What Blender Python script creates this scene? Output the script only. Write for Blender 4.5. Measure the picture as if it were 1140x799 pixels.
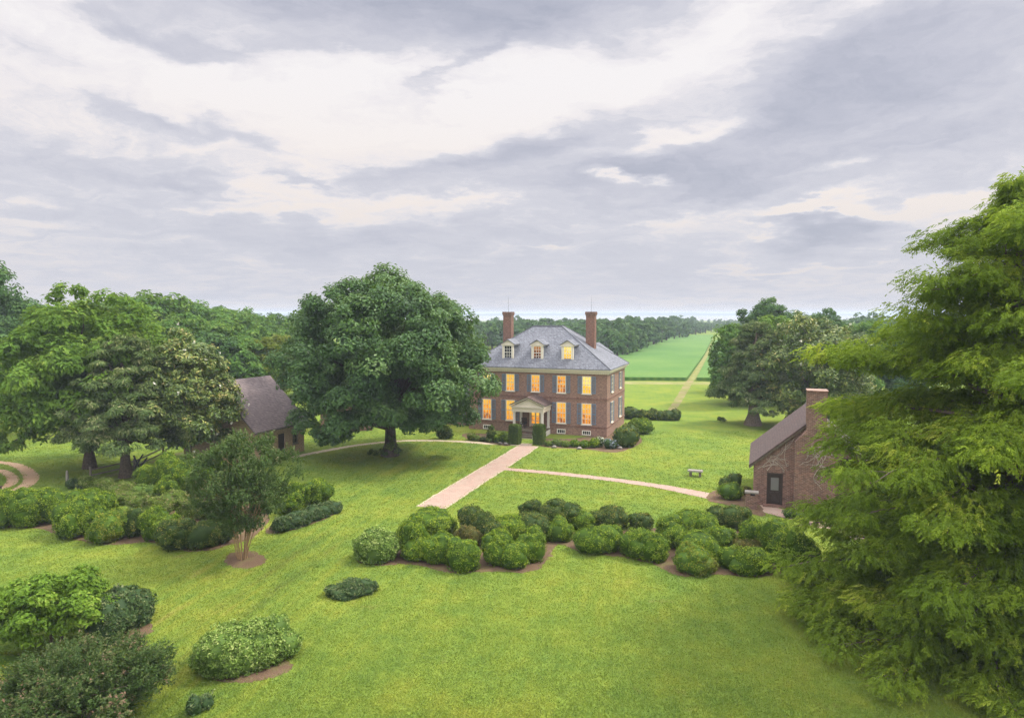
import bpy, math, random
import numpy as np
from mathutils import Vector

R = math.radians
D = bpy.data
for o in list(D.objects):
    D.objects.remove(o)
S = bpy.context.scene
COL = S.collection

# ------------------------------------------------------------------ camera
CAM_H = 13.5
PITCH = R(3.80)
FPX = 760.0
cam = D.cameras.new('camera')
cam.lens, cam.sensor_width = 24.0, 36.0
cam.clip_start, cam.clip_end = 0.1, 30000
camo = D.objects.new('camera', cam)
COL.objects.link(camo)
camo.location = (0, 0, CAM_H)
camo.rotation_euler = (math.pi / 2 - PITCH, 0, 0)
S.camera = camo

# ------------------------------------------------------------------ exposure
S.view_settings.view_transform = 'Standard'
S.view_settings.look = 'None'
S.view_settings.exposure = 0.0
S.view_settings.gamma = 1.0
S.view_settings.use_curve_mapping = False
S.render.engine = 'CYCLES'
cy = S.cycles
cy.max_bounces, cy.diffuse_bounces, cy.glossy_bounces = 6, 3, 2
cy.transmission_bounces, cy.transparent_max_bounces, cy.volume_bounces = 3, 4, 0
cy.use_adaptive_sampling = False
cy.use_denoising = True
cy.denoiser = 'OPENIMAGEDENOISE'
cy.denoising_input_passes = 'RGB_ALBEDO_NORMAL'
cy.denoising_prefilter = 'NONE'
cy.caustics_reflective = cy.caustics_refractive = False
S.render.use_persistent_data = False

# ------------------------------------------------------------------ node helper
class NT:
    def __init__(self, tree):
        self.t = tree
        self.n = tree.nodes
    def node(self, typ, ins=None, **props):
        nd = self.n.new(typ)
        for k, v in props.items():
            setattr(nd, k, v)
        for k, v in (ins or {}).items():
            self.put(nd.inputs[k], v)
        return nd
    def put(self, sock, v):
        if isinstance(v, bpy.types.NodeSocket):
            self.t.links.new(v, sock)
        elif isinstance(v, (tuple, list)) and len(v) == 3 and sock.type == 'RGBA':
            sock.default_value = (*v, 1)
        else:
            sock.default_value = v
    def m(self, op, a, b=None, c=None, clamp=False):
        nd = self.n.new('ShaderNodeMath')
        nd.operation = op
        nd.use_clamp = clamp
        for i, v in enumerate((a, b, c)):
            if v is not None:
                self.put(nd.inputs[i], v)
        return nd.outputs[0]
    def comb(self, x, y, z):
        return self.node('ShaderNodeCombineXYZ', {0: x, 1: y, 2: z}).outputs[0]
    def noise(self, vec, scale, detail=3, rough=.55, col=False):
        nd = self.node('ShaderNodeTexNoise', {'Vector': vec, 'Scale': scale, 'Detail': detail, 'Roughness': rough})
        return nd.outputs['Color' if col else 'Fac']
    def ramp(self, fac, stops, interp='LINEAR'):
        nd = self.n.new('ShaderNodeValToRGB')
        cr = nd.color_ramp
        cr.interpolation = interp
        while len(cr.elements) > 1:
            cr.elements.remove(cr.elements[-1])
        cr.elements[0].position = stops[0][0]
        cr.elements[0].color = (*stops[0][1], 1)
        for p, c in stops[1:]:
            e = cr.elements.new(p)
            e.color = (*c, 1)
        self.put(nd.inputs[0], fac)
        return nd.outputs[0]
    def mix(self, f, a, b, mode='MIX'):
        nd = self.n.new('ShaderNodeMix')
        nd.data_type = 'RGBA'
        nd.blend_type = mode
        self.put(nd.inputs[0], f)
        self.put(nd.inputs[6], a)
        self.put(nd.inputs[7], b)
        return nd.outputs[2]
    def smooth(self, v, a, b):
        nd = self.n.new('ShaderNodeMapRange')
        nd.interpolation_type = 'SMOOTHSTEP'
        self.put(nd.inputs[0], v)
        nd.inputs[1].default_value, nd.inputs[2].default_value = a, b
        return nd.outputs[0]

# ------------------------------------------------------------------ world sky
SUN_EL, SUN_AZ = 52.0, 76.0        # azimuth measured from +Y (view direction) towards +X
world = D.worlds.new('World')
S.world = world
world.use_nodes = True
wt = NT(world.node_tree)
world.node_tree.nodes.clear()
sky = wt.node('ShaderNodeTexSky', sky_type='NISHITA', sun_disc=False)
sky.sun_elevation = R(SUN_EL)
sky.sun_rotation = R(SUN_AZ)
sky.air_density, sky.dust_density = 1.2, 2.0
gen = wt.node('ShaderNodeTexCoord').outputs['Generated']
sp = wt.node('ShaderNodeSeparateXYZ', {0: gen})
X, Y, Z = sp.outputs
hz = wt.m('SQRT', wt.m('ADD', wt.m('MULTIPLY', X, X), wt.m('MULTIPLY', Y, Y)))
V0 = wt.m('DIVIDE', Z, wt.m('MAXIMUM', hz, .02))           # tan of the elevation
U0 = wt.m('TANGENT', wt.m('MINIMUM', wt.m('MAXIMUM', wt.m('ARCTAN2', X, Y), -1.3), 1.3))
zz = wt.m('ADD', wt.m('MAXIMUM', Z, 0.0), .10)
P = wt.comb(wt.m('DIVIDE', X, zz), wt.m('DIVIDE', Y, zz), 0.0)
wn = wt.node('ShaderNodeSeparateXYZ', {0: wt.noise(P, 1.1, 4, .55, col=True)})
U = wt.m('ADD', U0, wt.m('MULTIPLY', wt.m('SUBTRACT', wn.outputs[0], .5), .34))
V = wt.m('ADD', V0, wt.m('MULTIPLY', wt.m('SUBTRACT', wn.outputs[1], .5), .12))
wn2 = wt.node('ShaderNodeSeparateXYZ', {0: wt.noise(wt.comb(wt.m('MULTIPLY', U0, 7.0), wt.m('MULTIPLY', V0, 19.0), 3.0), 1.6, 6, .6, col=True)})
U = wt.m('ADD', U, wt.m('MULTIPLY', wt.m('SUBTRACT', wn2.outputs[0], .5), .16))
V = wt.m('ADD', V, wt.m('MULTIPLY', wt.m('SUBTRACT', wn2.outputs[1], .5), .055))

def blob(px, py, rx, ry, rot, amp):
    """a cloud bank at a fixed bearing and height of the sky"""
    u, v = (px - 570) / FPX, (349 - py) / FPX
    a, b = rx / FPX, ry / FPX
    du, dv = wt.m('SUBTRACT', U, u), wt.m('SUBTRACT', V, v)
    c, s = math.cos(R(rot)), math.sin(R(rot))
    e = wt.m('ADD', wt.m('MULTIPLY', du, c / a), wt.m('MULTIPLY', dv, s / a))
    f = wt.m('ADD', wt.m('MULTIPLY', du, -s / b), wt.m('MULTIPLY', dv, c / b))
    q = wt.m('ADD', wt.m('MULTIPLY', e, e), wt.m('MULTIPLY', f, f))
    return wt.m('MULTIPLY', wt.m('EXPONENT', wt.m('MULTIPLY', q, -1.0)), amp)

acc = None
for b in ((330, 8, 300, 50, -3, .56), (190, 72, 110, 11, -12, .30), (505, 92, 60, 9, 40, .34), (70, 112, 120, 12, -4, .26), (300, 78, 90, 10, 4, .18), (440, 120, 90, 9, 10, .16), (470, 45, 170, 34, 4, .30), (640, 0, 200, 34, 0, .30), (150, -10, 120, 30, 0, .2),
          (900, 120, 210, 34, 16, .36), (840, 165, 210, 30, 12, .34), (1080, 120, 150, 70, 16, .34), (1030, 190, 190, 26, 8, .3), (990, 60, 120, 24, 20, .25),
          (480, 190, 95, 18, 6, .40), (640, 150, 95, 26, 14, .42), (560, 175, 80, 18, 8, .25), (640, 205, 120, 16, 4, .32), (800, 208, 130, 16, 8, .42), (930, 262, 72, 22, 0, .62), (190, 155, 95, 13, -6, .42), (310, 172, 55, 7, -4, .22), (352, 203, 28, 6, -18, .35),
          (60, 200, 190, 26, 0, .30), (235, 212, 80, 8, 3, .25), (130, 245, 170, 16, 0, .26), (350, 268, 230, 17, 2, .34), (640, 300, 700, 40, 0, .20),
          (300, 115, 200, 40, 4, -.34), (490, 150, 140, 34, 6, -.30), (615, 92, 90, 30, 0, -.36), (60, 80, 120, 50, 0, -.14), (710, 95, 110, 22, 20, -.26), (790, 50, 90, 18, 20, -.22),
          (750, 155, 85, 14, 12, -.50), (680, 211, 26, 6, -8, -.55), (905, 241, 46, 8, 3, -1.1), (1012, 237, 36, 6, 3, -1.1), (870, 302, 95, 4, 0, -.36), (850, 262, 40, 5, 0, -.3), (950, 198, 60, 6, 5, -.35), (1050, 18, 100, 12, 12, -.5), (260, 240, 120, 6, 3, -.2), (500, 232, 90, 6, 0, -.22), (590, 283, 30, 4, 0, -.3)):
    v = blob(*b)
    acc = v if acc is None else wt.m('ADD', acc, v)
n1 = wt.noise(P, 1.7, 9, .60)
n2 = wt.noise(wt.comb(wt.m('SUBTRACT', wt.m('MULTIPLY', U, 5.0), wt.m('MULTIPLY', V, 3.0)), wt.m('MULTIPLY', V, 21.0), 1.7), 1.0, 9, .64)
n3 = wt.noise(wt.comb(wt.m('MULTIPLY', U, 17.0), wt.m('MULTIPLY', V, 44.0), 5.7), 1.0, 8, .62)
mm = wt.m('ADD', wt.m('ADD', .235, acc), wt.m('MULTIPLY', wt.m('SUBTRACT', n1, .5), .42))
mm = wt.m('ADD', mm, wt.m('MULTIPLY', wt.m('SUBTRACT', n2, .5), .64))
mm = wt.m('ADD', mm, wt.m('MULTIPLY', wt.m('SUBTRACT', n3, .5), .46), clamp=True)
ccol = wt.ramp(mm, [(0.0, (.97, .935, .935)), (.20, (.89, .855, .88)), (.42, (.69, .685, .75)), (.68, (.575, .58, .665)), (1.0, (.43, .45, .545))])
low = wt.m('SUBTRACT', 1.0, wt.smooth(V0, .02, .20))
peach = wt.m('MULTIPLY', wt.m('MULTIPLY', wt.m('SUBTRACT', 1.0, wt.smooth(mm, .05, .4)), wt.m('SUBTRACT', 1.0, wt.smooth(V0, .1, .35))), .8)
ccol = wt.mix(peach, ccol, (.95, .84, .76))
ccol = wt.mix(wt.m('MULTIPLY', low, .55), ccol, (.60, .615, .705))
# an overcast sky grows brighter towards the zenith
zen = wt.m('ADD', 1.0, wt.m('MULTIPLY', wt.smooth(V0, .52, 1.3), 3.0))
back = wt.m('ADD', 1.0, wt.m('MULTIPLY', wt.smooth(wt.m('MULTIPLY', Y, -1.0), -.35, .35), .85))  # sky behind the camera raised too, added fill for the tree fronts
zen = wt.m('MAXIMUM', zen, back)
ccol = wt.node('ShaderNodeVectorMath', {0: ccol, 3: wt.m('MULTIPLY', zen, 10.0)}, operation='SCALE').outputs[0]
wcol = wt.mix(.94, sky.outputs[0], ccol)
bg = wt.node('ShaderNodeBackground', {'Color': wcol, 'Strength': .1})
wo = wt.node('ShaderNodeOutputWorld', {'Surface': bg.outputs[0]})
world.cycles.sampling_method = 'MANUAL'
world.cycles.sample_map_resolution = 512

sun = D.lights.new('sun', 'SUN')
sun.energy, sun.angle, sun.color = 4.2, R(11), (1, .93, .82)
suno = D.objects.new('sun', sun)
COL.objects.link(suno)
sd = Vector((math.cos(R(SUN_EL)) * math.sin(R(SUN_AZ)), math.cos(R(SUN_EL)) * math.cos(R(SUN_AZ)), math.sin(R(SUN_EL))))
suno.rotation_euler = (-sd).to_track_quat('-Z', 'Y').to_euler()
suno.location = (0, 0, 60)

# ------------------------------------------------------------------ layout helpers
def ray(px, py):
    a, b = (px - 570) / FPX, (399.5 - py) / FPX
    c, s = math.cos(PITCH), math.sin(PITCH)
    return np.array([a, c + b * s, -s + b * c])
def G(px, py, z=0.0):
    d = ray(px, py)
    t = (z - CAM_H) / d[2]
    return np.array([d[0] * t, d[1] * t])
def at(px, py, y):
    d = ray(px, py)
    t = y / d[1]
    return np.array([d[0] * t, y, CAM_H + d[2] * t])
def unit(a):
    return a / np.maximum(np.linalg.norm(a, axis=-1, keepdims=True), 1e-9)

# ------------------------------------------------------------------ mesh builder
class Geo:
    def __init__(self):
        self.v, self.f, self.t, self.nv = [], [], [], 0
    def add(self, V, F, mat=0, tint=None, smooth=False):
        V = np.asarray(V, dtype=np.float32).reshape(-1, 3)
        F = np.asarray(F, dtype=np.int64)
        self.v.append(V)
        self.f.append((F + self.nv, mat, smooth))
        self.t.append(np.full(len(V), .5, np.float32) if tint is None else np.broadcast_to(np.asarray(tint, np.float32), (len(V),)))
        self.nv += len(V)
    def poly(self, pts, mat=0):
        self.add(pts, [list(range(len(pts)))], mat)
    def hexa(self, p, mat=0):
        """eight corners: four below, the four above them"""
        self.add(p, [(3, 2, 1, 0), (4, 5, 6, 7), (0, 1, 5, 4), (1, 2, 6, 5), (2, 3, 7, 6), (3, 0, 4, 7)], mat)
    def box(self, x0, x1, y0, y1, z0, z1, mat=0):
        self.hexa([(x0, y0, z0), (x1, y0, z0), (x1, y1, z0), (x0, y1, z0), (x0, y0, z1), (x1, y0, z1), (x1, y1, z1), (x0, y1, z1)], mat)
    def prism(self, poly, a, b, axis, mat=0):
        """closed polygon (two coordinates) drawn out along axis from a to b"""
        n = len(poly)
        def put(p, w):
            q = list(p); q.insert(axis, w); return q
        V = [put(p, a) for p in poly] + [put(p, b) for p in poly]
        self.add(V, [(i, (i + 1) % n, n + (i + 1) % n, n + i) for i in range(n)], mat)
        self.add(V[:n], [list(range(n))[::-1]], mat)
        self.add(V[n:], [list(range(n))], mat)
    def tube(self, pts, rad, sides=7, mat=0, tint=.5):
        pts = np.asarray(pts, float)
        n = len(pts)
        rad = np.broadcast_to(np.asarray(rad, float), (n,))
        tg = unit(np.gradient(pts, axis=0))
        ref = np.array([0, 0, 1.0]) if abs(tg[0][2]) < .8 else np.array([1.0, 0, 0])
        e1 = unit(np.cross(tg, ref)); e2 = np.cross(tg, e1)
        a = np.linspace(0, 2 * np.pi, sides, endpoint=False)
        V = pts[:, None] + rad[:, None, None] * (np.cos(a)[None, :, None] * e1[:, None] + np.sin(a)[None, :, None] * e2[:, None])
        i, j = np.meshgrid(np.arange(n - 1), np.arange(sides), indexing='ij')
        i, j = i.ravel(), j.ravel(); k = (j + 1) % sides
        F = np.stack([i * sides + j, i * sides + k, (i + 1) * sides + k, (i + 1) * sides + j], 1)
        self.add(V.reshape(-1, 3), F, mat, tint, True)
        self.add(V[-1], [list(range(sides))], mat, tint)
    def build(self, name, mats, parent=None, loc=None):
        V = np.concatenate(self.v)
        if loc is not None and parent is None:
            V = V - np.asarray(loc, np.float32)
        loops, tot, mi, sm = [], [], [], []
        for F, m, s in self.f:
            loops.append(F.ravel()); n, k = F.shape
            tot.append(np.full(n, k)); mi.append(np.full(n, m)); sm.append(np.full(n, s))
        loops, tot, mi, sm = map(np.concatenate, (loops, tot, mi, sm))
        me = D.meshes.new(name)
        me.vertices.add(len(V)); me.vertices.foreach_set('co', V.astype(np.float32).ravel())
        me.loops.add(len(loops)); me.loops.foreach_set('vertex_index', loops.astype(np.int32))
        me.polygons.add(len(tot))
        st = np.zeros(len(tot), np.int32); st[1:] = np.cumsum(tot)[:-1]
        me.polygons.foreach_set('loop_start', st)
        me.polygons.foreach_set('material_index', mi.astype(np.int32))
        me.polygons.foreach_set('use_smooth', sm.astype(bool))
        me.update(calc_edges=True)
        at_ = me.attributes.new('tint', 'FLOAT', 'POINT')
        at_.data.foreach_set('value', np.concatenate(self.t).astype(np.float32))
        for m in (mats if isinstance(mats, (list, tuple)) else [mats]):
            me.materials.append(m)
        o = D.objects.new(name, me)
        COL.objects.link(o)
        if parent is not None:
            o.parent = parent
        if loc is not None:
            o.location = loc
        return o

def tag(o, label=None, cat=None, group=None, kind=None):
    for k, v in (('label', label), ('category', cat), ('group', group), ('kind', kind)):
        if v:
            o[k] = v
    return o
def root(name, loc, rz, label, cat, group=None):
    o = D.objects.new(name, None)
    o.empty_display_size = .5
    COL.objects.link(o)
    o.location = (loc[0], loc[1], loc[2] if len(loc) > 2 else 0)
    o.rotation_euler = (0, 0, rz)
    return tag(o, label, cat, group)

# ------------------------------------------------------------------ materials
MATS = {}
def material(name):
    m = D.materials.new(name)
    m.use_nodes = True
    m.node_tree.nodes.clear()
    nt = NT(m.node_tree)
    out = nt.node('ShaderNodeOutputMaterial')
    MATS[name] = m
    return m, nt, out
def principled(nt, out, col, rough=.7, spec=.3, bump=None, bstr=.3, bdist=.02):
    p = nt.node('ShaderNodeBsdfPrincipled', {'Base Color': col, 'Roughness': rough, 'Specular IOR Level': spec})
    if bump is not None:
        b = nt.node('ShaderNodeBump', {'Height': bump, 'Strength': bstr, 'Distance': bdist})
        nt.t.links.new(b.outputs[0], p.inputs['Normal'])
    nt.t.links.new(p.outputs[0], out.inputs[0])
    return p
def foliage(name, stops, transl=.30, rough=.55, spec=.25, patch=None, pscale=.35):
    m, nt, out = material(name)
    t = nt.node('ShaderNodeAttribute', attribute_name='tint').outputs['Fac']
    obj = nt.node('ShaderNodeTexCoord').outputs['Object']
    n = nt.noise(obj, pscale, 3)
    t2 = nt.m('ADD', t, nt.m('MULTIPLY', nt.m('SUBTRACT', n, .5), .5))
    c = nt.ramp(t2, stops)
    if patch:
        c = nt.mix(nt.m('MULTIPLY', nt.smooth(nt.noise(obj, pscale * .7 + .11, 2), .52, .72), .75), c, patch)
    p = nt.node('ShaderNodeBsdfPrincipled', {'Base Color': c, 'Roughness': rough + .1, 'Specular IOR Level': spec * .4})
    tc = nt.mix(.35, c, (.30, .42, .03), 'MIX')
    tr = nt.node('ShaderNodeBsdfTranslucent', {'Color': tc})
    ms = nt.node('ShaderNodeMixShader', {0: transl, 1: p.outputs[0], 2: tr.outputs[0]})
    nt.t.links.new(ms.outputs[0], out.inputs[0])
    return m
def plain(name, col, rough=.6, spec=.3, var=.12, scale=6.0, metal=0):
    m, nt, out = material(name)
    obj = nt.node('ShaderNodeTexCoord').outputs['Object']
    n = nt.noise(obj, scale, 5, .6)
    a = tuple(c * (1 - var) for c in col); b = tuple(min(1, c * (1 + var)) for c in col)
    c = nt.ramp(n, [(.3, a), (.7, b)])
    p = principled(nt, out, c, rough, spec, n, .2, .01)
    p.inputs['Metallic'].default_value = metal
    return m
def wallvec(nt):
    """runs along the wall in x+y and up in z, in the building's own axes"""
    obj = nt.node('ShaderNodeTexCoord').outputs['Object']
    s = nt.node('ShaderNodeSeparateXYZ', {0: obj})
    return obj, nt.comb(nt.m('ADD', s.outputs[0], s.outputs[1]), s.outputs[2], 0.0)
def brick(name, c1, c2, mortar, stain=(.2, .15, .12), stain_amt=.5):
    m, nt, out = material(name)
    obj, v = wallvec(nt)
    b = nt.node('ShaderNodeTexBrick', {'Vector': v, 'Color1': c1, 'Color2': c2, 'Mortar': mortar, 'Scale': 1.0, 'Mortar Size': .012,
                                       'Bias': -.1, 'Brick Width': .24, 'Row Height': .085, 'Mortar Smooth': .2})
    n = nt.noise(obj, .55, 6, .65)
    n2 = nt.noise(obj, 3.2, 5, .6)
    c = nt.mix(nt.m('MULTIPLY', nt.smooth(n, .42, .72), stain_amt), b.outputs[0], stain)
    c = nt.mix(.35, c, nt.ramp(n2, [(.3, (.62, .6, .58)), (.7, (1.25, 1.2, 1.15))]), 'MULTIPLY')
    c = nt.mix(.65, c, nt.ramp(nt.noise(nt.node('ShaderNodeVectorMath', {0: v, 1: (4.2, 11.8, 1)}, operation='MULTIPLY').outputs[0], 1.0, 1), [(.3, (.55, .5, .5)), (.7, (1.35, 1.3, 1.3))]), 'MULTIPLY')
    principled(nt, out, c, .85, .15, nt.m('SUBTRACT', n2, b.outputs[1]), .5, .01)
    return m
def shingle(name, c1, c2, gap, w=.2, h=.16, blotch=.5, bl=(.1, .1, .1)):
    m, nt, out = material(name)
    obj, v = wallvec(nt)
    b = nt.node('ShaderNodeTexBrick', {'Vector': v, 'Color1': c1, 'Color2': c2, 'Mortar': gap, 'Scale': 1.0, 'Mortar Size': .010,
                                       'Bias': 0.0, 'Brick Width': w, 'Row Height': h, 'Mortar Smooth': .3})
    n = nt.noise(obj, .5, 6, .6); n2 = nt.noise(nt.node('ShaderNodeVectorMath', {0: v, 1: (5, 7, 1)}, operation='MULTIPLY').outputs[0], 1.0, 2)
    c = nt.mix(nt.m('MULTIPLY', nt.smooth(n, .45, .75), blotch), b.outputs[0], bl)
    c = nt.mix(.8, c, nt.ramp(n2, [(.25, (.5, .5, .5)), (.75, (1.5, 1.5, 1.5))]), 'MULTIPLY')
    principled(nt, out, c, .62, .35, nt.m('SUBTRACT', n2, b.outputs[1]), .6, .015)
    return m

M_BRICK = brick('house_brick', (.315, .180, .132), (.21, .128, .10), (.37, .30, .245), (.21, .145, .12), .4)
M_BRICK_B = brick('cottage_brick', (.245, .130, .095), (.125, .073, .060), (.32, .265, .22), (.11, .075, .065), .6)
M_BRICK_D = brick('chimney_brick', (.25, .125, .09), (.16, .085, .065), (.28, .21, .17))
M_TAN = brick('tan_brick', (.46, .335, .20), (.36, .25, .15), (.46, .38, .27), (.32, .20, .13), .45)
M_SLATE = shingle('slate', (.175, .188, .215), (.115, .125, .148), (.07, .075, .088), .26, .17, .5, (.20, .21, .235))
M_WOODSH = shingle('wood_shingles', (.20, .155, .15), (.135, .105, .105), (.045, .035, .036), .17, .14, .4, (.11, .075, .075))
M_DKSH = shingle('dark_shingles', (.12, .082, .072), (.08, .056, .05), (.04, .03, .03), .17, .14, .4, (.10, .05, .045))
M_CREAM = plain('cream_paint', (.74, .68, .56), .5, .3, .06)
M_WHITE = plain('white_paint', (.80, .77, .70), .5, .3, .05)
M_SHUT = plain('blue_grey_shutter_paint', (.165, .215, .275), .55, .3, .12, 14)
M_DARK = plain('dark_iron', (.02, .02, .022), .5, .4, .2)
M_DKWOOD = plain('dark_door_wood', (.045, .033, .027), .55, .3, .3, 9)
M_GREYWOOD = plain('weathered_wood', (.17, .145, .11), .85, .15, .3, 9)
M_STONE = plain('pale_stone', (.24, .22, .19), .8, .2, .2, 7)
M_LEAD = plain('lead_flashing', (.12, .13, .15), .5, .4, .2)
M_BARK = plain('tree_bark', (.085, .065, .048), .95, .1, .45, 7)
M_BARK_L = plain('smooth_tan_bark', (.36, .24, .13), .7, .2, .25, 6)
M_BARK_G = plain('grey_bark', (.16, .125, .10), .95, .1, .4, 7)
M_VINE = plain('dry_vine_stem', (.40, .35, .29), .9, .1, .2)

def glass_lit(name, lo, hi, power, dark=(.25, .04, .005), thr=(.35, .6)):
    """a lamp-lit room behind the panes: curtains, wall and furniture glow unevenly"""
    m, nt, out = material(name)
    obj = nt.node('ShaderNodeTexCoord').outputs['Object']
    s = nt.node('ShaderNodeSeparateXYZ', {0: obj})
    rnd = nt.node('ShaderNodeObjectInfo').outputs['Random']
    v = nt.comb(nt.m('MULTIPLY', s.outputs[0], 1.6), nt.m('ADD', s.outputs[1], nt.m('MULTIPLY', rnd, 40.0)), s.outputs[2])
    gz = nt.node('ShaderNodeSeparateXYZ', {0: nt.node('ShaderNodeTexCoord').outputs['Generated']}).outputs[2]
    n = nt.m('ADD', nt.m('MULTIPLY', nt.noise(v, 1.9, 3, .5), .62), nt.m('ADD', .06, nt.m('MULTIPLY', gz, .26)))
    n = nt.m('ADD', n, nt.m('MULTIPLY', nt.m('SUBTRACT', rnd, .5), .34))
    c = nt.ramp(n, [(thr[0], dark), (.5, lo), (thr[1], hi)])
    e = nt.node('ShaderNodeEmission', {'Color': c, 'Strength': power})
    g = nt.node('ShaderNodeBsdfGlossy', {'Color': (.8, .8, .8), 'Roughness': .05})
    ms = nt.node('ShaderNodeMixShader', {0: .05, 1: e.outputs[0], 2: g.outputs[0]})
    nt.t.links.new(ms.outputs[0], out.inputs[0])
    return m
M_LIT = glass_lit('lamplit_window', (.95, .36, .03), (1.0, .56, .07), 1.05, (.30, .07, .015), (.34, .66))
M_LITY = glass_lit('yellow_lit_window', (1.0, .62, .06), (1.0, .80, .24), 1.15, (.95, .52, .04), (.35, .62))
M_LITD = glass_lit('dim_lit_window', (.42, .16, .05), (.75, .42, .16), .85, (.10, .035, .02), (.38, .66))
m, nt, out = material('dark_glass')
principled(nt, out, (.03, .035, .04), .06, .8)
M_GLASS = m

# foliage kinds
F_OAK = foliage('oak_leaves', [(0, (0.0248, 0.0673, 0.0199)), (.45, (0.0522, 0.129, 0.0298)), (.8, (0.103, 0.203, 0.0466)), (1, (0.165, 0.266, 0.0832))], .28, .38, .9)
F_CEDAR = foliage('cedar_sprays', [(0, (0.0432, 0.0783, 0.0243)), (.45, (0.0945, 0.149, 0.0486)), (.8, (0.182, 0.23, 0.0837)), (1, (0.297, 0.297, 0.149))], .15, .7, .15)
F_MAGN = foliage('magnolia_leaves', [(0, (0.0364, 0.07, 0.014)), (.42, (0.0868, 0.147, 0.0252)), (.70, (0.189, 0.245, 0.049)), (.88, (0.308, 0.315, 0.077)), (1, (0.42, 0.35, 0.126))], .12, .30, .9)
F_WALN = foliage('walnut_leaves', [(0, (0.0632, 0.134, 0.02)), (.5, (0.12, 0.225, 0.0333)), (.85, (0.19, 0.302, 0.0466)), (1, (0.266, 0.337, 0.0667))], .38, .55, .2)
F_WOOD = foliage('woodland_leaves', [(0, (0.049, 0.114, 0.0245)), (.5, (0.0963, 0.201, 0.0385)), (1, (0.201, 0.297, 0.0595))], .28, .6, .2)
F_WOODD = foliage('dark_woodland_leaves', [(0, (0.0362, 0.0845, 0.0322)), (.5, (0.0704, 0.151, 0.0443)), (1, (0.14, 0.231, 0.0644))], .2, .6, .2)
F_YELG = foliage('yellow_green_leaves', [(0, (.07, .10, .012)), (.5, (.13, .17, .022)), (1, (.20, .22, .04))], .35, .6, .2)
F_CYP = foliage('cypress_needles', [(0, (0.0858, 0.142, 0.0155)), (.45, (0.161, 0.249, 0.0232)), (.8, (0.266, 0.367, 0.0322)), (1, (0.399, 0.451, 0.0581))], .38, .6, .2)
F_BOX = foliage('boxwood_leaves', [(0, (0.0314, 0.0699, 0.00495)), (.4, (0.0869, 0.163, 0.0107)), (.72, (0.175, 0.268, 0.0182)), (1, (0.302, 0.361, 0.0372))], .22, .5, .3, pscale=.9)
F_BOXD = foliage('dark_boxwood_leaves', [(0, (0.0224, 0.0466, 0.00965)), (.45, (0.0576, 0.102, 0.0172)), (.8, (0.136, 0.183, 0.0321)), (1, (0.273, 0.241, 0.059))], .15, .5, .3, pscale=.9)
F_BOXY = foliage('yellowed_boxwood_leaves', [(0, (0.0525, 0.112, 0.012)), (.45, (0.112, 0.195, 0.018)), (.8, (0.21, 0.27, 0.027)), (1, (0.33, 0.3, 0.045))], .22, .5, .3, patch=(.16, .14, .025), pscale=.9)
F_BRONZ = foliage('bronzed_boxwood_leaves', [(0, (0.0585, 0.065, 0.0156)), (.5, (0.124, 0.124, 0.0286)), (1, (0.221, 0.169, 0.0585))], .2, .55, .25, pscale=.9)
F_AZAL = foliage('azalea_leaves', [(0, (0.0662, 0.123, 0.0222)), (.45, (0.141, 0.236, 0.0408)), (.75, (0.254, 0.36, 0.0835)), (1, (0.398, 0.474, 0.158))], .25, .5, .3, pscale=1.2)
F_VIB = foliage('viburnum_leaves', [(0, (0.026, 0.0546, 0.0195)), (.5, (0.0585, 0.111, 0.0338)), (.85, (0.13, 0.176, 0.065)), (1, (0.221, 0.247, 0.117))], .18, .5, .35, pscale=1.2)
F_MYRT = foliage('crape_myrtle_leaves', [(0, (0.0354, 0.0725, 0.0193)), (.5, (0.0725, 0.129, 0.0354)), (.82, (0.137, 0.185, 0.0644)), (1, (0.274, 0.241, 0.137))], .25, .55, .25, pscale=.8)
F_MYRTR = foliage('budding_crape_myrtle_leaves', [(0, (.026, .054, .016)), (.5, (.055, .10, .026)), (.8, (.11, .135, .05)), (.93, (.19, .13, .085)), (1, (.23, .14, .10))], .25, .55, .25, pscale=.8)
F_SHRT = foliage('bright_shrub_leaves', [(0, (0.0607, 0.126, 0.0138)), (.45, (0.121, 0.224, 0.0221)), (.8, (0.197, 0.321, 0.0359)), (1, (0.304, 0.403, 0.069))], .35, .45, .3, pscale=1.0)
F_PEREN = foliage('perennial_leaves', [(0, (0.066, 0.106, 0.0198)), (.5, (0.145, 0.218, 0.033)), (.85, (0.224, 0.277, 0.0792)), (1, (0.317, 0.251, 0.132))], .3, .55, .25, pscale=1.2)
F_HYDR = foliage('hydrangea_blooms', [(0, (.030, .060, .018)), (.45, (.065, .115, .03)), (.6, (.20, .25, .30)), (1, (.42, .47, .52))], .2, .6, .2)
F_WHTF = foliage('white_flowering_leaves', [(0, (.030, .060, .018)), (.52, (.08, .13, .035)), (.66, (.5, .5, .42)), (1, (.7, .68, .6))], .2, .6, .2)
F_PETAL = foliage('white_petals', [(0, (.55, .52, .45)), (1, (.8, .78, .7))], .2, .6, .2)

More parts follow.
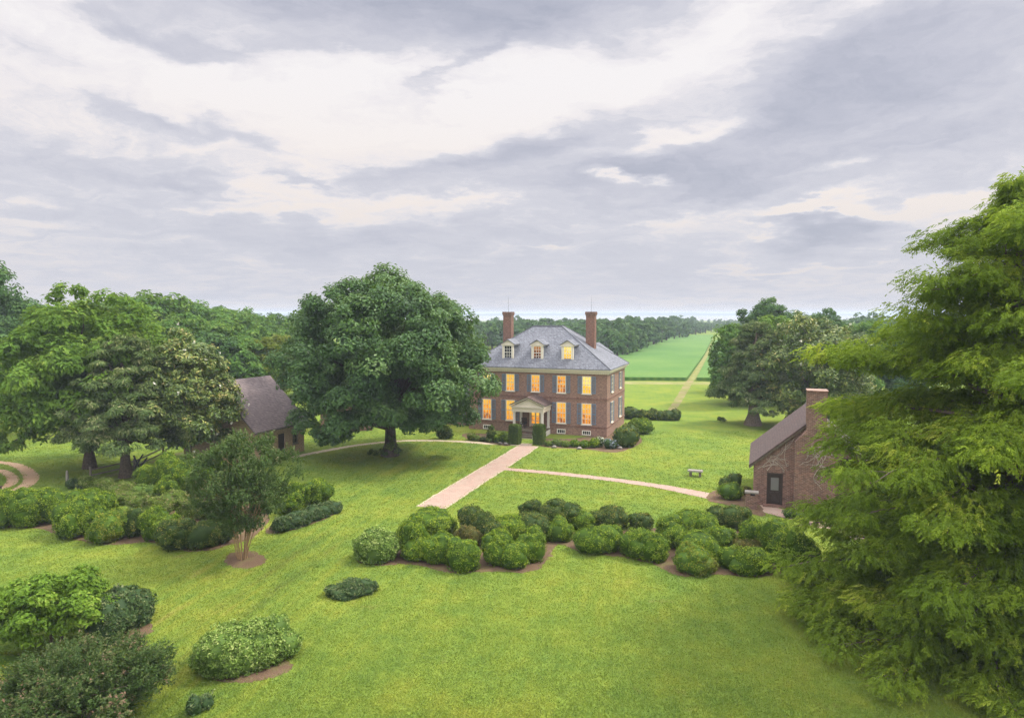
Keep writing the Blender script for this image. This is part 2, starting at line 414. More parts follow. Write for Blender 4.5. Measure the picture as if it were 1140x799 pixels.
# ------------------------------------------------------------------ ground materials
# axis of the old wheel marks across the lawn
RA, RB = G(165, 748), G(368, 600)
rd = (RB - RA) / np.linalg.norm(RB - RA)
rn = np.array([-rd[1], rd[0]])
def lawn_colour(nt):
    pos = nt.node('ShaderNodeNewGeometry').outputs['Position']
    s = nt.node('ShaderNodeSeparateXYZ', {0: pos})
    flat = nt.comb(s.outputs[0], s.outputs[1], 0.0)
    a = nt.noise(flat, .085, 4, .6)
    b = nt.noise(flat, .42, 5, .65)
    c = nt.noise(flat, 2.4, 5, .7)
    fine = nt.noise(flat, 11.0, 3, .7)
    k = nt.m('ADD', nt.m('MULTIPLY', a, .46), nt.m('ADD', nt.m('MULTIPLY', b, .42), nt.m('MULTIPLY', c, .12)))
    k = nt.m('ADD', k, nt.m('MULTIPLY', nt.m('SUBTRACT', fine, .5), .07))
    # mowing runs along the wheel marks
    q = nt.m('ADD', nt.m('MULTIPLY', s.outputs[0], float(rn[0])), nt.m('MULTIPLY', s.outputs[1], float(rn[1])))
    q = nt.m('SUBTRACT', q, float(RA @ rn))
    l = nt.m('ADD', nt.m('MULTIPLY', s.outputs[0], float(rd[0])), nt.m('MULTIPLY', s.outputs[1], float(rd[1])))
    streak = nt.noise(nt.comb(nt.m('MULTIPLY', q, 1.9), nt.m('MULTIPLY', l, .10), 0.0), 1.0, 4, .65)
    near = nt.m('SUBTRACT', 1.0, nt.smooth(nt.m('ABSOLUTE', q), 2.5, 9.0))
    k = nt.m('ADD', k, nt.m('MULTIPLY', nt.m('SUBTRACT', streak, .5), nt.m('ADD', .15, nt.m('MULTIPLY', near, .34))))
    col = nt.ramp(k, [(.32, (.080, .143, .026)), (.42, (.116, .182, .030)), (.50, (.148, .208, .031)), (.59, (.188, .228, .033)), (.72, (.245, .235, .062))])
    wob = nt.m('ADD', q, nt.m('MULTIPLY', nt.m('SUBTRACT', nt.noise(flat, .25, 3), .5), .7))
    rut = None
    for off in (-.8, .75):
        g = nt.m('MULTIPLY', nt.m('SUBTRACT', wob, off), 3.2)
        g = nt.m('EXPONENT', nt.m('MULTIPLY', nt.m('MULTIPLY', g, g), -1.0))
        rut = g if rut is None else nt.m('ADD', rut, g)
    rut = nt.m('MULTIPLY', rut, nt.smooth(nt.noise(flat, .33, 4), .32, .56))
    l0, l1 = float(RA @ rd), float(RB @ rd)
    along = nt.m('MULTIPLY', nt.smooth(l, l0 - 4, l0 + 1), nt.m('SUBTRACT', 1.0, nt.smooth(l, l1 - 4, l1 + 3)))
    rut = nt.m('MULTIPLY', rut, along)
    col = nt.mix(nt.m('MULTIPLY', rut, .50), col, (.055, .092, .020))
    worn = nt.smooth(nt.noise(nt.node('ShaderNodeVectorMath', {0: flat, 1: (17, 31, 0)}, operation='ADD').outputs[0], .23, 5, .7), .63, .74)
    col = nt.mix(nt.m('MULTIPLY', worn, .5), col, (.19, .16, .06))
    return col, flat, c, fine
m, nt, out = material('lawn')
col, flat, c, fine = lawn_colour(nt)
principled(nt, out, col, .95, .08, nt.m('ADD', c, fine), .5, .06)
M_LAWN = m
m, nt, out = material('grass_blades')
col, flat, c, fine = lawn_colour(nt)
t = nt.node('ShaderNodeAttribute', attribute_name='tint').outputs['Fac']
col = nt.mix(1.0, col, nt.ramp(t, [(0, (1.08, 1.10, 1.02)), (.6, (1.32, 1.28, 1.15)), (1, (1.55, 1.42, 1.35))]), 'MULTIPLY')
p = nt.node('ShaderNodeBsdfPrincipled', {'Base Color': col, 'Roughness': .7, 'Specular IOR Level': .15})
tr = nt.node('ShaderNodeBsdfTranslucent', {'Color': col})
ms = nt.node('ShaderNodeMixShader', {0: .35, 1: p.outputs[0], 2: tr.outputs[0]})
nt.t.links.new(ms.outputs[0], out.inputs[0])
M_BLADE = m

def flat_pos(nt):
    pos = nt.node('ShaderNodeNewGeometry').outputs['Position']
    return pos
m, nt, out = material('brick_paving')
pos = flat_pos(nt)
rotv = nt.node('ShaderNodeMapping', {'Vector': pos, 'Rotation': (0, 0, R(40))}).outputs[0]
b = nt.node('ShaderNodeTexBrick', {'Vector': rotv, 'Color1': (.39, .24, .19), 'Color2': (.27, .18, .145), 'Mortar': (.33, .28, .225), 'Scale': 1.0,
                                   'Mortar Size': .012, 'Brick Width': .22, 'Row Height': .11})
n = nt.noise(pos, 1.1, 6, .7)
c = nt.mix(nt.m('MULTIPLY', nt.smooth(n, .38, .68), .7), b.outputs[0], (.35, .285, .225))
principled(nt, out, c, .85, .15, n, .3, .02)
M_PAVE = m
m, nt, out = material('path_edging')
pos = flat_pos(nt)
n = nt.noise(pos, 4, 5, .7)
principled(nt, out, nt.ramp(n, [(.3, (.36, .29, .20)), (.7, (.46, .39, .29))]), .9, .1, n, .3, .02)
M_EDGE = m
m, nt, out = material('dirt_track')
pos = flat_pos(nt)
n = nt.noise(pos, .5, 6, .7); n2 = nt.noise(pos, 6, 5, .7)
principled(nt, out, nt.mix(.4, nt.ramp(n, [(.3, (.40, .22, .12)), (.7, (.50, .36, .23))]), nt.ramp(n2, [(.3, (.3, .2, .12)), (.7, (.55, .42, .3))])), .95, .08, n2, .4, .03)
M_DIRT = m
m, nt, out = material('worn_field_track')
pos = flat_pos(nt)
n = nt.noise(pos, .35, 6, .7)
principled(nt, out, nt.ramp(n, [(.35, (.16, .20, .045)), (.52, (.22, .20, .085)), (.7, (.31, .25, .15))]), .95, .08, n, .3, .03)
M_TRACK = m
m, nt, out = material('bark_mulch')
pos = flat_pos(nt)
n = nt.noise(pos, 1.2, 6, .7); n2 = nt.noise(pos, 14, 4, .7)
principled(nt, out, nt.mix(.5, nt.ramp(n, [(.3, (.075, .045, .026)), (.5, (.12, .075, .04)), (.62, (.13, .13, .035)), (.8, (.12, .15, .02))]), nt.ramp(n2, [(.3, (.06, .04, .03)), (.7, (.23, .16, .11))])), .95, .08, n2, .6, .04)
M_MULCH = m
m, nt, out = material('crop_leaves')
pos = flat_pos(nt)
n = nt.noise(pos, .03, 5, .6); n2 = nt.noise(pos, .5, 5, .7)
rows = nt.node('ShaderNodeTexWave', {'Vector': nt.node('ShaderNodeMapping', {'Vector': pos, 'Rotation': (0, 0, R(-24))}).outputs[0], 'Scale': .22, 'Distortion': 1.5, 'Detail': 2.0}).outputs['Fac']
c = nt.ramp(nt.m('ADD', nt.m('MULTIPLY', n, .6), nt.m('ADD', nt.m('MULTIPLY', n2, .2), nt.m('MULTIPLY', rows, .20))), [(.33, (.050, .135, .026)), (.5, (.085, .185, .035)), (.68, (.14, .22, .05))])
principled(nt, out, c, .8, .15, n2, .6, .4)
M_CROP = m
m, nt, out = material('pale_field_edge')
pos = flat_pos(nt)
n = nt.noise(pos, .3, 5, .7)
principled(nt, out, nt.ramp(n, [(.3, (.16, .20, .045)), (.6, (.25, .24, .10)), (.8, (.30, .25, .14))]), .95, .08, n, .3, .05)
M_STRIP = m
m, nt, out = material('river_water')
pos = flat_pos(nt)
n = nt.noise(pos, .02, 4, .6)
principled(nt, out, (.30, .30, .31), .28, .6, n, .15, .6)
M_WATER = m
M_FAR = foliage('far_shore_leaves', [(0, (.03, .06, .03)), (1, (.06, .10, .04))], .0, .8, .1)

# ------------------------------------------------------------------ setting: ground, water, fields, paths
def sheet(name, pts, z, m, loc=None):
    g = Geo()
    g.poly([(p[0], p[1], z) for p in pts])
    o = g.build(name, m)
    return tag(o, kind='structure')
g = Geo()
shore = [(-1900, 1500), (-900, 1150), (-200, 1240), (250, 1260), (700, 1330), (1100, 1200), (2200, 1500)]
g.poly([(2200, -150, 0), (2200, 1500, 0)] + [(x, y, 0) for x, y in shore[::-1][1:]] + [(-1900, -150, 0)])
tag(g.build('ground', M_LAWN), kind='structure')
sheet('river', [(-5800, -160), (5800, -160), (5800, 5900), (-5800, 5900)], -.35, M_WATER)

EXCL = []
def strip(name, cl, w, z, m, excl=True, kind='structure'):
    """a path of width w along a centre line; both ends square"""
    cl = np.asarray(cl, float)
    w = np.broadcast_to(np.asarray(w, float), (len(cl),))
    # resample smoothly
    tt = np.linspace(0, len(cl) - 1, (len(cl) - 1) * 24 + 1)
    def cr(a):
        out_ = []
        for t_ in tt:
            i = min(int(t_), len(cl) - 2); f = t_ - i
            p0, p1, p2, p3 = a[max(i - 1, 0)], a[i], a[i + 1], a[min(i + 2, len(cl) - 1)]
            out_.append(.5 * (2 * p1 + (p2 - p0) * f + (2 * p0 - 5 * p1 + 4 * p2 - p3) * f * f + (3 * p1 - p0 - 3 * p2 + p3) * f ** 3))
        return np.array(out_)
    c, ww = cr(cl), cr(w[:, None])[:, 0]
    tg = unit(np.gradient(c, axis=0)); n = np.stack([-tg[:, 1], tg[:, 0]], 1)
    rg = np.random.default_rng(len(cl) * 7 + int(abs(cl[0][0]) * 10))
    jl, jr = rg.normal(0, .035, (2, len(c)))
    Lp, Rp = c + n * (ww / 2 + jl)[:, None], c - n * (ww / 2 + jr)[:, None]
    k = len(c)
    g = Geo()
    V = np.concatenate([np.c_[Lp, np.full(k, z)], np.c_[Rp, np.full(k, z)]])
    g.add(V, [(k + i, k + i + 1, i + 1, i) for i in range(k - 1)])
    if excl:
        EXCL.append(np.concatenate([c + n * (ww / 2 + jl - .10)[:, None], (c - n * (ww / 2 + jr - .10)[:, None])[::-1]]))
    return tag(g.build(name, m), kind=kind)

# brick walk from the steps to its end on the lawn, the branch to the cottage, the curved walk to the left
W1a, W1b = G(589, 496), G(479, 565)
strip('path', [W1b, (W1a + W1b) / 2, W1a], 2.25, .008, M_EDGE)
strip('path', [W1b, (W1a + W1b) / 2, W1a], 1.9, .013, M_PAVE, False)
strip('path', [G(553, 521), G(640, 529), G(720, 539), G(775, 549), G(835, 562), G(900, 580), G(960, 600)], [1.0, 1.05, 1.15, 1.5, 1.9, 1.3, 1.2], .017, M_PAVE)
strip('path', [G(592, 495), G(545, 493.5), G(505, 491), G(450, 490.5), G(405, 494.5), G(365, 501), G(325, 509)], [1.5, 1.1, .9, .8, .8, .85, .9], .004, M_EDGE)
strip('path', [G(120, 530), G(155, 521), G(190, 507), G(230, 500)], .8, .004, M_TRACK)
# two sandy wheel tracks of the drive curving at the left
strip('road', [G(-120, 513), G(-60, 511), G(0, 514.5), G(24, 520), G(35, 532), G(22, 543.5), G(-20, 556), G(-90, 572)], [.8, .8, .8, .9, 1.1, .9, .8, .8], .006, M_DIRT)
strip('road', [G(-120, 523), G(-60, 520), G(-5, 523), G(10, 528), G(14, 536), G(-2, 545), G(-30, 551), G(-90, 563)], [.6, .6, .65, .75, .85, .7, .6, .6], .006, M_DIRT)
# the track to the river through lawn and crop
strip('road', [G(744, 462), G(756, 444), G(768, 424), G(770, 421)], [1.1, 1.25, 1.5, 1.6], .006, M_TRACK)
strip('road', [G(769.5, 422), G(779, 406), G(787, 394), G(792, 383)], [1.7, 1.9, 2.3, 2.8], .009, M_STRIP)
# strip of rough grass along the field edge and the crop either side of the track
y0 = G(700, 424.5)[1]
sheet('lawn_edge', [(-10, y0 - 3), (G(763, 428)[0], y0 - 6), (80, y0 - 11), (80, y0 - 5), (-10, y0 + 3)], .003, M_STRIP)
def crop(pts):
    g = Geo()
    n = len(pts)
    g.poly([(p[0], p[1], .7) for p in pts])
    V = [(p[0], p[1], 0.01) for p in pts] + [(p[0], p[1], .7) for p in pts]
    g.add(V, [(i, (i + 1) % n, n + (i + 1) % n, n + i) for i in range(n)])
    tag(g.build('field', M_CROP), kind='structure')
crop([G(560, 422.5), G(764.5, 424), G(784, 396), G(790, 384), G(794, 374), G(560, 374)])
crop([G(775.5, 424), G(870, 426), G(900, 400), G(900, 380), G(796, 380), G(790, 395)])

# planting beds of bark mulch
def bed(pts, seed=0, name='planting_bed', m=None, z=.0055):
    rng = np.random.default_rng(seed)
    pts = [G(*p) for p in pts]
    c = np.array(pts); n = len(c); outp = []
    for i in range(n):
        p0, p1, p2, p3 = c[i - 1], c[i], c[(i + 1) % n], c[(i + 2) % n]
        for f in np.linspace(0, 1, 10, endpoint=False):
            q = .5 * (2 * p1 + (p2 - p0) * f + (2 * p0 - 5 * p1 + 4 * p2 - p3) * f * f + (3 * p1 - p0 - 3 * p2 + p3) * f ** 3)
            outp.append(q + rng.normal(0, .06, 2))
    EXCL.append(np.array(outp))
    return sheet(name, outp, z, m or M_MULCH)
bed([(398, 624), (420, 629), (460, 628), (500, 637), (545, 636), (592, 636), (611, 622), (622, 606), (650, 615), (690, 620), (725, 627), (758, 641), (800, 639), (840, 642), (880, 634), (900, 615), (870, 590), (800, 580), (700, 590), (600, 592), (520, 596), (430, 612)], 1)
bed([(-40, 584), (40, 588), (80, 600), (120, 606), (170, 604), (215, 614), (258, 606), (285, 596), (300, 575), (285, 552), (230, 540), (190, 548), (120, 575), (60, 560), (-40, 560)], 2)
bed([(220, 748), (262, 760), (310, 752), (325, 738), (290, 722), (230, 728)], 3)
bed([(-30, 772), (60, 776), (130, 792), (150, 740), (90, 728), (-30, 735)], 4)
bed([(104, 712), (140, 716), (170, 702), (160, 690), (110, 695)], 5)
bed([(252, 628), (272, 633), (296, 625), (284, 614), (256, 616)], 6)
bed([(788, 557), (815, 563), (850, 575), (840, 556), (810, 545), (792, 548)], 7, z=.0195)
bed([(520, 488), (560, 496), (570, 494), (576, 486), (520, 482)], 8)
bed([(604, 497), (650, 500), (690, 503), (715, 490), (695, 480), (640, 488), (604, 488)], 9)
bed([(300, 594), (340, 586), (376, 570), (366, 562), (330, 575), (300, 586)], 10)

# ------------------------------------------------------------------ buildings
HTH = R(-20)
class Frame:
    """local axes of a building: x along its front, y into it"""
    def __init__(self, loc, th):
        self.loc, self.th = np.array(loc, float), th

def wall_front(g, x0, x1, z0, z1, ops, y, depth, mat=0, axis='x', flip=1):
    """a wall face with openings (a0,a1,b0,b1) and their reveals. axis 'x': the face y=const; axis 'y': the face x=const"""
    xs = sorted({x0, x1, *[o[0] for o in ops], *[o[1] for o in ops]})
    zs = sorted({z0, z1, *[o[2] for o in ops], *[o[3] for o in ops]})
    def P(a, d, z):
        return (a, y + d * flip, z) if axis == 'x' else (y + d * flip, a, z)
    for i in range(len(xs) - 1):
        for j in range(len(zs) - 1):
            mx, mz = (xs[i] + xs[i + 1]) / 2, (zs[j] + zs[j + 1]) / 2
            if any(o[0] < mx < o[1] and o[2] < mz < o[3] for o in ops):
                continue
            g.poly([P(xs[i], 0, zs[j]), P(xs[i + 1], 0, zs[j]), P(xs[i + 1], 0, zs[j + 1]), P(xs[i], 0, zs[j + 1])], mat)
    for a0, a1, b0, b1 in ops:
        c = [(a0, b0), (a1, b0), (a1, b1), (a0, b1)]
        for k in range(4):
            (p, q), (r, s) = c[k], c[(k + 1) % 4]
            g.poly([P(p, 0, q), P(r, 0, s), P(r, depth, s), P(p, depth, q)], mat)

def window(parent, a, z0, w, h, pane_mat, axis='x', face=0.0, flip=1, cols=3, rows=4, sill=True, shutters=None, trim=None, name='window'):
    """sash window in an opening: frame with glazing bars, pane, sill, two shutters"""
    trim = trim or M_CREAM
    def bx(g, u0, u1, d0, d1, b0, b1):
        d0, d1 = sorted((d0 * flip, d1 * flip))
        if axis == 'x':
            g.box(a + u0, a + u1, face + d0, face + d1, b0, b1)
        else:
            g.box(face + d0, face + d1, a + u0, a + u1, b0, b1)
    g = Geo()
    hw, f = w / 2, .085
    bx(g, -hw, -hw + f, -.03, .10, z0, z0 + h); bx(g, hw - f, hw, -.03, .10, z0, z0 + h)
    bx(g, -hw + f, hw - f, -.03, .10, z0 + h - f, z0 + h); bx(g, -hw + f, hw - f, -.03, .10, z0, z0 + f * .8)
    iw, i0, i1 = hw - f, z0 + f * .8, z0 + h - f
    for k in range(1, cols):
        x = -iw + 2 * iw * k / cols
        bx(g, x - .019, x + .019, .052, .076, i0, i1)
    for k in range(1, rows):
        z = i0 + (i1 - i0) * k / rows
        t = .034 if k == rows // 2 else .019
        bx(g, -iw, iw, .050 if k != rows // 2 else .035, .078, z - t, z + t)
    fr = g.build(name, trim, parent)
    g = Geo(); bx(g, -iw - .01, iw + .01, .08, .095, i0 - .01, i1 + .01)
    g.build('pane', pane_mat, fr)
    if sill:
        g = Geo(); bx(g, -hw - .06, hw + .06, -.10, .02, z0 - .09, z0 - .004)
        g.build('sill', trim, fr)
    if shutters:
        for s in (-1, 1):
            g = Geo()
            c = s * (hw + .03 + shutters / 2)
            b0, b1 = z0 + .02, z0 + h - .02
            bx(g, c - shutters / 2, c - shutters / 2 + .07, -.055, -.012, b0, b1)
            bx(g, c + shutters / 2 - .07, c + shutters / 2, -.055, -.012, b0, b1)
            for q in (0, .5, 1):
                zc = b0 + .05 + (b1 - b0 - .1) * q
                bx(g, c - shutters / 2 + .07, c + shutters / 2 - .07, -.054, -.013, zc - .05, zc + .05)
            nl = 14
            for q in range(nl):
                zc = b0 + .12 + (b1 - b0 - .24) * q / (nl - 1)
                if abs(zc - (b0 + b1) / 2) > .07:
                    bx(g, c - shutters / 2 + .07, c + shutters / 2 - .07, -.044, -.02, zc - .035, zc + .028)
            g.build('shutter', M_SHUT, fr)
    return fr

def gable_roof(g, x0, x1, yr, zr, y0, z0, y1, z1, th=.16, mat=0):
    """ridge along x at (yr, zr); eaves at (y0,z0) and (y1,z1)"""
    for (ye, ze) in ((y0, z0), (y1, z1)):
        lo = [(x0, ye, ze - th), (x1, ye, ze - th), (x1, yr, zr - th), (x0, yr, zr - th)]
        hi = [(x0, ye, ze), (x1, ye, ze), (x1, yr, zr), (x0, yr, zr)]
        if ye > yr:
            lo = lo[::-1]; hi = hi[::-1]
        g.hexa(lo + hi, mat)

# ---------- the mansion
HX, HD, HWALL = 8.2, 10.2, 7.15
house = root('brick_mansion', (2.66, 76.80), HTH, 'large two storey brick mansion with slate hipped roof and glowing windows', 'house')
BAYS = (-5.92, -3.03, 0.0, 3.03, 5.92)
W2, W1 = (1.05, 4.68, 1.95), (1.12, 1.28, 2.35)
ops = [(b - W2[0] / 2, b + W2[0] / 2, W2[1], W2[1] + W2[2]) for b in BAYS]
ops += [(b - W1[0] / 2, b + W1[0] / 2, W1[1], W1[1] + W1[2]) for b in BAYS if b]
ops += [(-.72, .72, .72, 3.0)]
BAS = (-5.92, 3.03, 5.92)
ops += [(b - .5, b + .5, .10, .62) for b in BAS]
g = Geo()
wall_front(g, -HX, HX, 0, HWALL, ops, 0, .22)
SB = (2.7, 7.4)
sops = [(b - .5, b + .5, W2[1], W2[1] + W2[2]) for b in SB] + [(b - .52, b + .52, W1[1], W1[1] + W1[2]) for b in SB]
wall_front(g, 0, HD, 0, HWALL, sops, HX, .22, axis='y', flip=-1)
g.poly([(-HX, HD, 0), (-HX, 0, 0), (-HX, 0, HWALL), (-HX, HD, HWALL)])
g.poly([(HX, HD, 0), (-HX, HD, 0), (-HX, HD, HWALL), (HX, HD, HWALL)])
g.box(-HX + .4, HX - .4, .4, HD - .4, .0, HWALL - .1)
g.build('wall', M_BRICK, house)
g = Geo()                                   # string course and water table, stepped round the two seen sides
g.box(-HX - .03, HX + .03, -.045, -.003, 4.02, 4.24); g.box(HX + .003, HX + .045, -.003, HD, 4.02, 4.24)
g.box(-HX - .03, -1.9, -.05, -.003, .95, 1.10); g.box(1.9, HX + .05, -.05, -.003, .95, 1.10); g.box(HX + .003, HX + .05, -.003, HD, .95, 1.10)
g.build('string_course', M_BRICK_D, house)
g = Geo()
for k, (o_, z0, z1) in enumerate(((.10, HWALL - .28, HWALL - .12), (.22, HWALL - .12, HWALL + .06), (.40, HWALL + .06, HWALL + .20))):
    g.box(-HX - o_, HX + o_, -o_, HD + o_, z0, z1)
x = -HX - .05
while x < HX + .1:                           # dentils
    g.box(x, x + .11, -.20, -.105, HWALL - .24, HWALL - .125); x += .235
y = .1
while y < HD:
    g.box(HX + .105, HX + .20, y, y + .11, HWALL - .24, HWALL - .125); y += .235
g.build('cornice', M_CREAM, house)
# hipped slate roof with a small flat top
RZ0, RZ1, RE = HWALL + .21, 12.0, .46
ra, rb = (-1.75, 4.6), (1.75, 5.6)
g = Geo()
E = [(-HX - RE, -RE), (HX + RE, -RE), (HX + RE, HD + RE), (-HX - RE, HD + RE)]
T = [(ra[0], ra[1]), (rb[0], ra[1]), (rb[0], rb[1]), (ra[0], rb[1])]
V = [(*p, RZ0) for p in E] + [(*p, RZ0 + .08) for p in E] + [(*p, RZ1) for p in T]
g.add(V, [(3, 2, 1, 0), (0, 1, 5, 4), (1, 2, 6, 5), (2, 3, 7, 6), (3, 0, 4, 7), (4, 5, 9, 8), (5, 6, 10, 9), (6, 7, 11, 10), (7, 4, 8, 11), (8, 9, 10, 11)])
roof = g.build('roof', M_SLATE, house)
g = Geo()
g.box(ra[0] - .05, rb[0] + .05, ra[1] - .06, rb[1] + .06, RZ1 - .02, RZ1 + .09)
for a, b in ((4, 8), (5, 9), (6, 10), (7, 11)):
    p, q = np.array(V[a]), np.array(V[b])
    g.tube([p + (0, 0, .02), q + (0, 0, .02)], .05, 5)
g.build('flashing', M_LEAD, roof)
slope = (RZ1 - RZ0 - .08) / (ra[1] + RE)
def roof_z(y):
    return RZ0 + .08 + slope * (y + RE)
def roof_y(z):
    return (z - RZ0 - .08) / slope - RE
for s in (-1, 1):
    g = Geo()
    cx, cyy = s * 5.15, 5.1
    g.box(cx - .52, cx + .52, cyy - .44, cyy + .44, 8.6, 13.35)
    ch = g.build('chimney', M_BRICK_D, roof)
    g = Geo()
    g.box(cx - .57, cx + .57, cyy - .49, cyy + .49, 13.25, 13.42); g.box(cx - .62, cx + .62, cyy - .54, cyy + .54, 13.42, 13.56)
    for i in range(4):
        for j in range(3):
            if j == 1 and 0 < i < 3: continue
            g.box(cx - .60 + i * .34, cx - .60 + i * .34 + .18, cyy - .52 + j * .43, cyy - .52 + j * .43 + .18, 13.56, 13.72)
    g.box(cx - .45, cx + .45, cyy - .37, cyy + .37, 13.56, 13.69)
    g.build('chimney_cap', M_BRICK_B, ch)
    g = Geo()
    g.tube([(cx, cyy, 13.6), (cx + .01, cyy, 15.0), (cx, cyy, 15.6)], [.02, .014, .006], 5)
    g.build('lightning_rod', M_LEAD, ch)
# dormers
for dx, pm in ((-3.55, M_GLASS), (0, M_LITD), (3.55, M_LITY)):
    z0, z1, hw, yf = 8.18, 9.86, .66, .62
    yb0, yb1 = roof_y(z0), roof_y(z1)
    g = Geo()                                # cheeks: side walls sitting on the slope
    for s in (-1, 1):
        x = dx + s * hw
        g.prism([(yf, roof_z(yf) - .05), (roof_y(z1) + .1, z1), (yf, z1)], x - s * .08, x, 0)
    dm = g.build('dormer', M_SLATE, house)
    g = Geo()                                # white front surround
    g.box(dx - hw - .03, dx - hw + .15, yf - .05, yf + .12, roof_z(yf) - .08, z1); g.box(dx + hw - .15, dx + hw + .03, yf - .05, yf + .12, roof_z(yf) - .08, z1)
    g.box(dx - hw + .15, dx + hw - .15, yf - .05, yf + .12, roof_z(yf) - .08, z0 + .08)
    g.box(dx - hw - .14, dx + hw + .14, yf - .14, yf + .14, z1, z1 + .14)
    g.prism([(dx - hw - .14, z1 + .14), (dx + hw + .14, z1 + .14), (dx, z1 + .60)], yf - .05, yf + .1, 1)
    for s in (-1, 1):                        # eaves return along the cheeks
        g.box(*(sorted((dx + s * (hw + .0), dx + s * (hw + .14)))), yf + .14, roof_y(z1) + .05, z1, z1 + .12)
    g.build('dormer_surround', M_CREAM, dm)
    g = Geo()
    gable = Geo()
    ap, ee = z1 + .72, z1 + .15
    for s in (-1, 1):
        xe = dx + s * (hw + .24)
        a = [(xe, yf - .2, ee), (dx, yf - .2, ap), (dx, roof_y(ap) + .1, ap), (xe, roof_y(ee) + .1, ee)]
        if s > 0: a = a[::-1]
        gable.hexa([(p[0], p[1], p[2] - .07) for p in a] + a)
    gable.build('dormer_roof', M_SLATE, dm)
    window(dm, dx, z0 + .08, 2 * (hw - .15), z1 - z0 - .08, pm, face=yf - .01, sill=False, trim=M_WHITE)
# windows
for i, b in enumerate(BAYS):
    window(house, b, W2[1], W2[0], W2[2], M_LITY if i in (0, 4) else M_LIT, shutters=.46)
    if b:
        window(house, b, W1[1], W1[0], W1[2], M_LIT, shutters=.48)
for b in BAS:
    window(house, b, .10, 1.0, .52, M_GLASS, cols=4, rows=1, sill=False, name='basement_window', trim=M_WHITE)
for b in SB:
    window(house, b, W2[1], 1.0, W2[2], M_GLASS, axis='y', face=HX, flip=-1, shutters=.44)
    window(house, b, W1[1], 1.04, W1[2], M_GLASS, axis='y', face=HX, flip=-1, shutters=.46)
# door
g = Geo()
g.box(-.72, -.60, -.04, .12, .72, 3.0); g.box(.60, .72, -.04, .12, .72, 3.0); g.box(-.60, .60, -.04, .12, 2.86, 3.0)
for x in (-.60, -.07, .44):
    g.box(x, x + .14 if x != -.60 else x + .12, .03, .09, .76, 2.86)
for z in (.76, 1.35, 1.86, 2.37, 2.76):
    g.box(-.48, .44, .035, .085, z, z + (.30 if z < 1 else .06))
door = g.build('door', M_CREAM, house)
g = Geo(); g.box(-.6, .6, .095, .11, .74, 2.88); g.build('pane', M_LIT, door)
g = Geo(); g.tube([(.09, .03, 1.72), (.09, -.03, 1.72)], .03, 8); g.build('handle', M_DARK, door)
# porch with pediment
PD, PW = 2.6, 1.62
g = Geo()
g.box(-PW - .15, PW + .15, -PD - .15, -.06, .55, .72)
g.build('porch_floor', M_GREYWOOD, house)
g = Geo()
g.box(-PW - .08, PW + .08, -PD - .06, -.055, 0, .55)
porch = g.build('porch_base', M_BRICK_D, house)
g = Geo()
g.prism([(-.07, .0), (-PD - 1.2, .0), (-PD - 1.2, .12), (-PD - .16, .52), (-.07, .52)], PW + .10, PW + .16, 0)
g.build('skirt_board', M_WHITE, porch)
g = Geo()
for k in range(3):
    g.box(-.95, .95, -PD - .16 - .36 * (k + 1), -PD - .16 - .36 * k + .02, .0 if k == 2 else .0, .55 - .18 * (k + 1) + .0)
st = g.build('steps', M_GREYWOOD, house)
for s in (-1, 1):
    g = Geo()
    x0, x1 = sorted((s * .97, s * 1.07))
    g.prism([(-PD - .17, .0), (-PD - 1.30, .0), (-PD - 1.30, .22), (-PD - .17, .66)], x0, x1, 0)
    g.box(*sorted((s * .955, s * 1.085)), -PD - 1.46, -PD - 1.31, 0, .42)
    g.build('stringer', M_WHITE, st)
for (px_, py_) in ((-PW, -PD), (PW, -PD), (-PW, -.30), (PW, -.30)):
    g = Geo()
    g.box(px_ - .15, px_ + .15, py_ - .15, py_ + .15, .72, .84); g.box(px_ - .115, px_ + .115, py_ - .115, py_ + .115, .84, 2.62)
    g.box(px_ - .15, px_ + .15, py_ - .15, py_ + .15, 2.62, 2.74)
    g.build('porch_column', M_WHITE, house)
g = Geo()
g.box(-PW - .2, PW + .2, -PD - .2, -PD + .2, 2.74, 3.22); g.box(-PW - .2, -PW + .16, -PD + .2, -.06, 2.74, 3.22); g.box(PW - .16, PW + .2, -PD + .2, -.06, 2.74, 3.22)
g.box(-PW - .32, PW + .32, -PD - .32, -.058, 3.22, 3.34)
g.box(-PW + .17, PW - .17, -PD + .21, -.06, 3.10, 3.20)
ent = g.build('entablature', M_CREAM, house)
g = Geo()
g.prism([(-PW - .12, 3.342), (PW + .12, 3.342), (0, 4.16)], -PD - .12, -.05, 1)
for s in (-1, 1):
    q = [(s * (PW + .36), 3.36), (0, 4.24), (0, 4.36), (s * (PW + .36), 3.48)]
    if s < 0: q = q[::-1]
    g.prism(q, -PD - .34, -PD - .13, 1)
g.build('pediment', M_CREAM, ent)
g = Geo()
for s in (-1, 1):
    a = [(s * (PW + .42), -PD - .40, 3.49), (0, -PD - .40, 4.385), (0, -.055, 4.385), (s * (PW + .42), -.055, 3.49)]
    if s > 0: a = a[::-1]
    g.hexa([(p[0], p[1], p[2] - .02) for p in a] + [(p[0], p[1], p[2] + .06) for p in a])
g.build('porch_roof', M_DKSH, house)
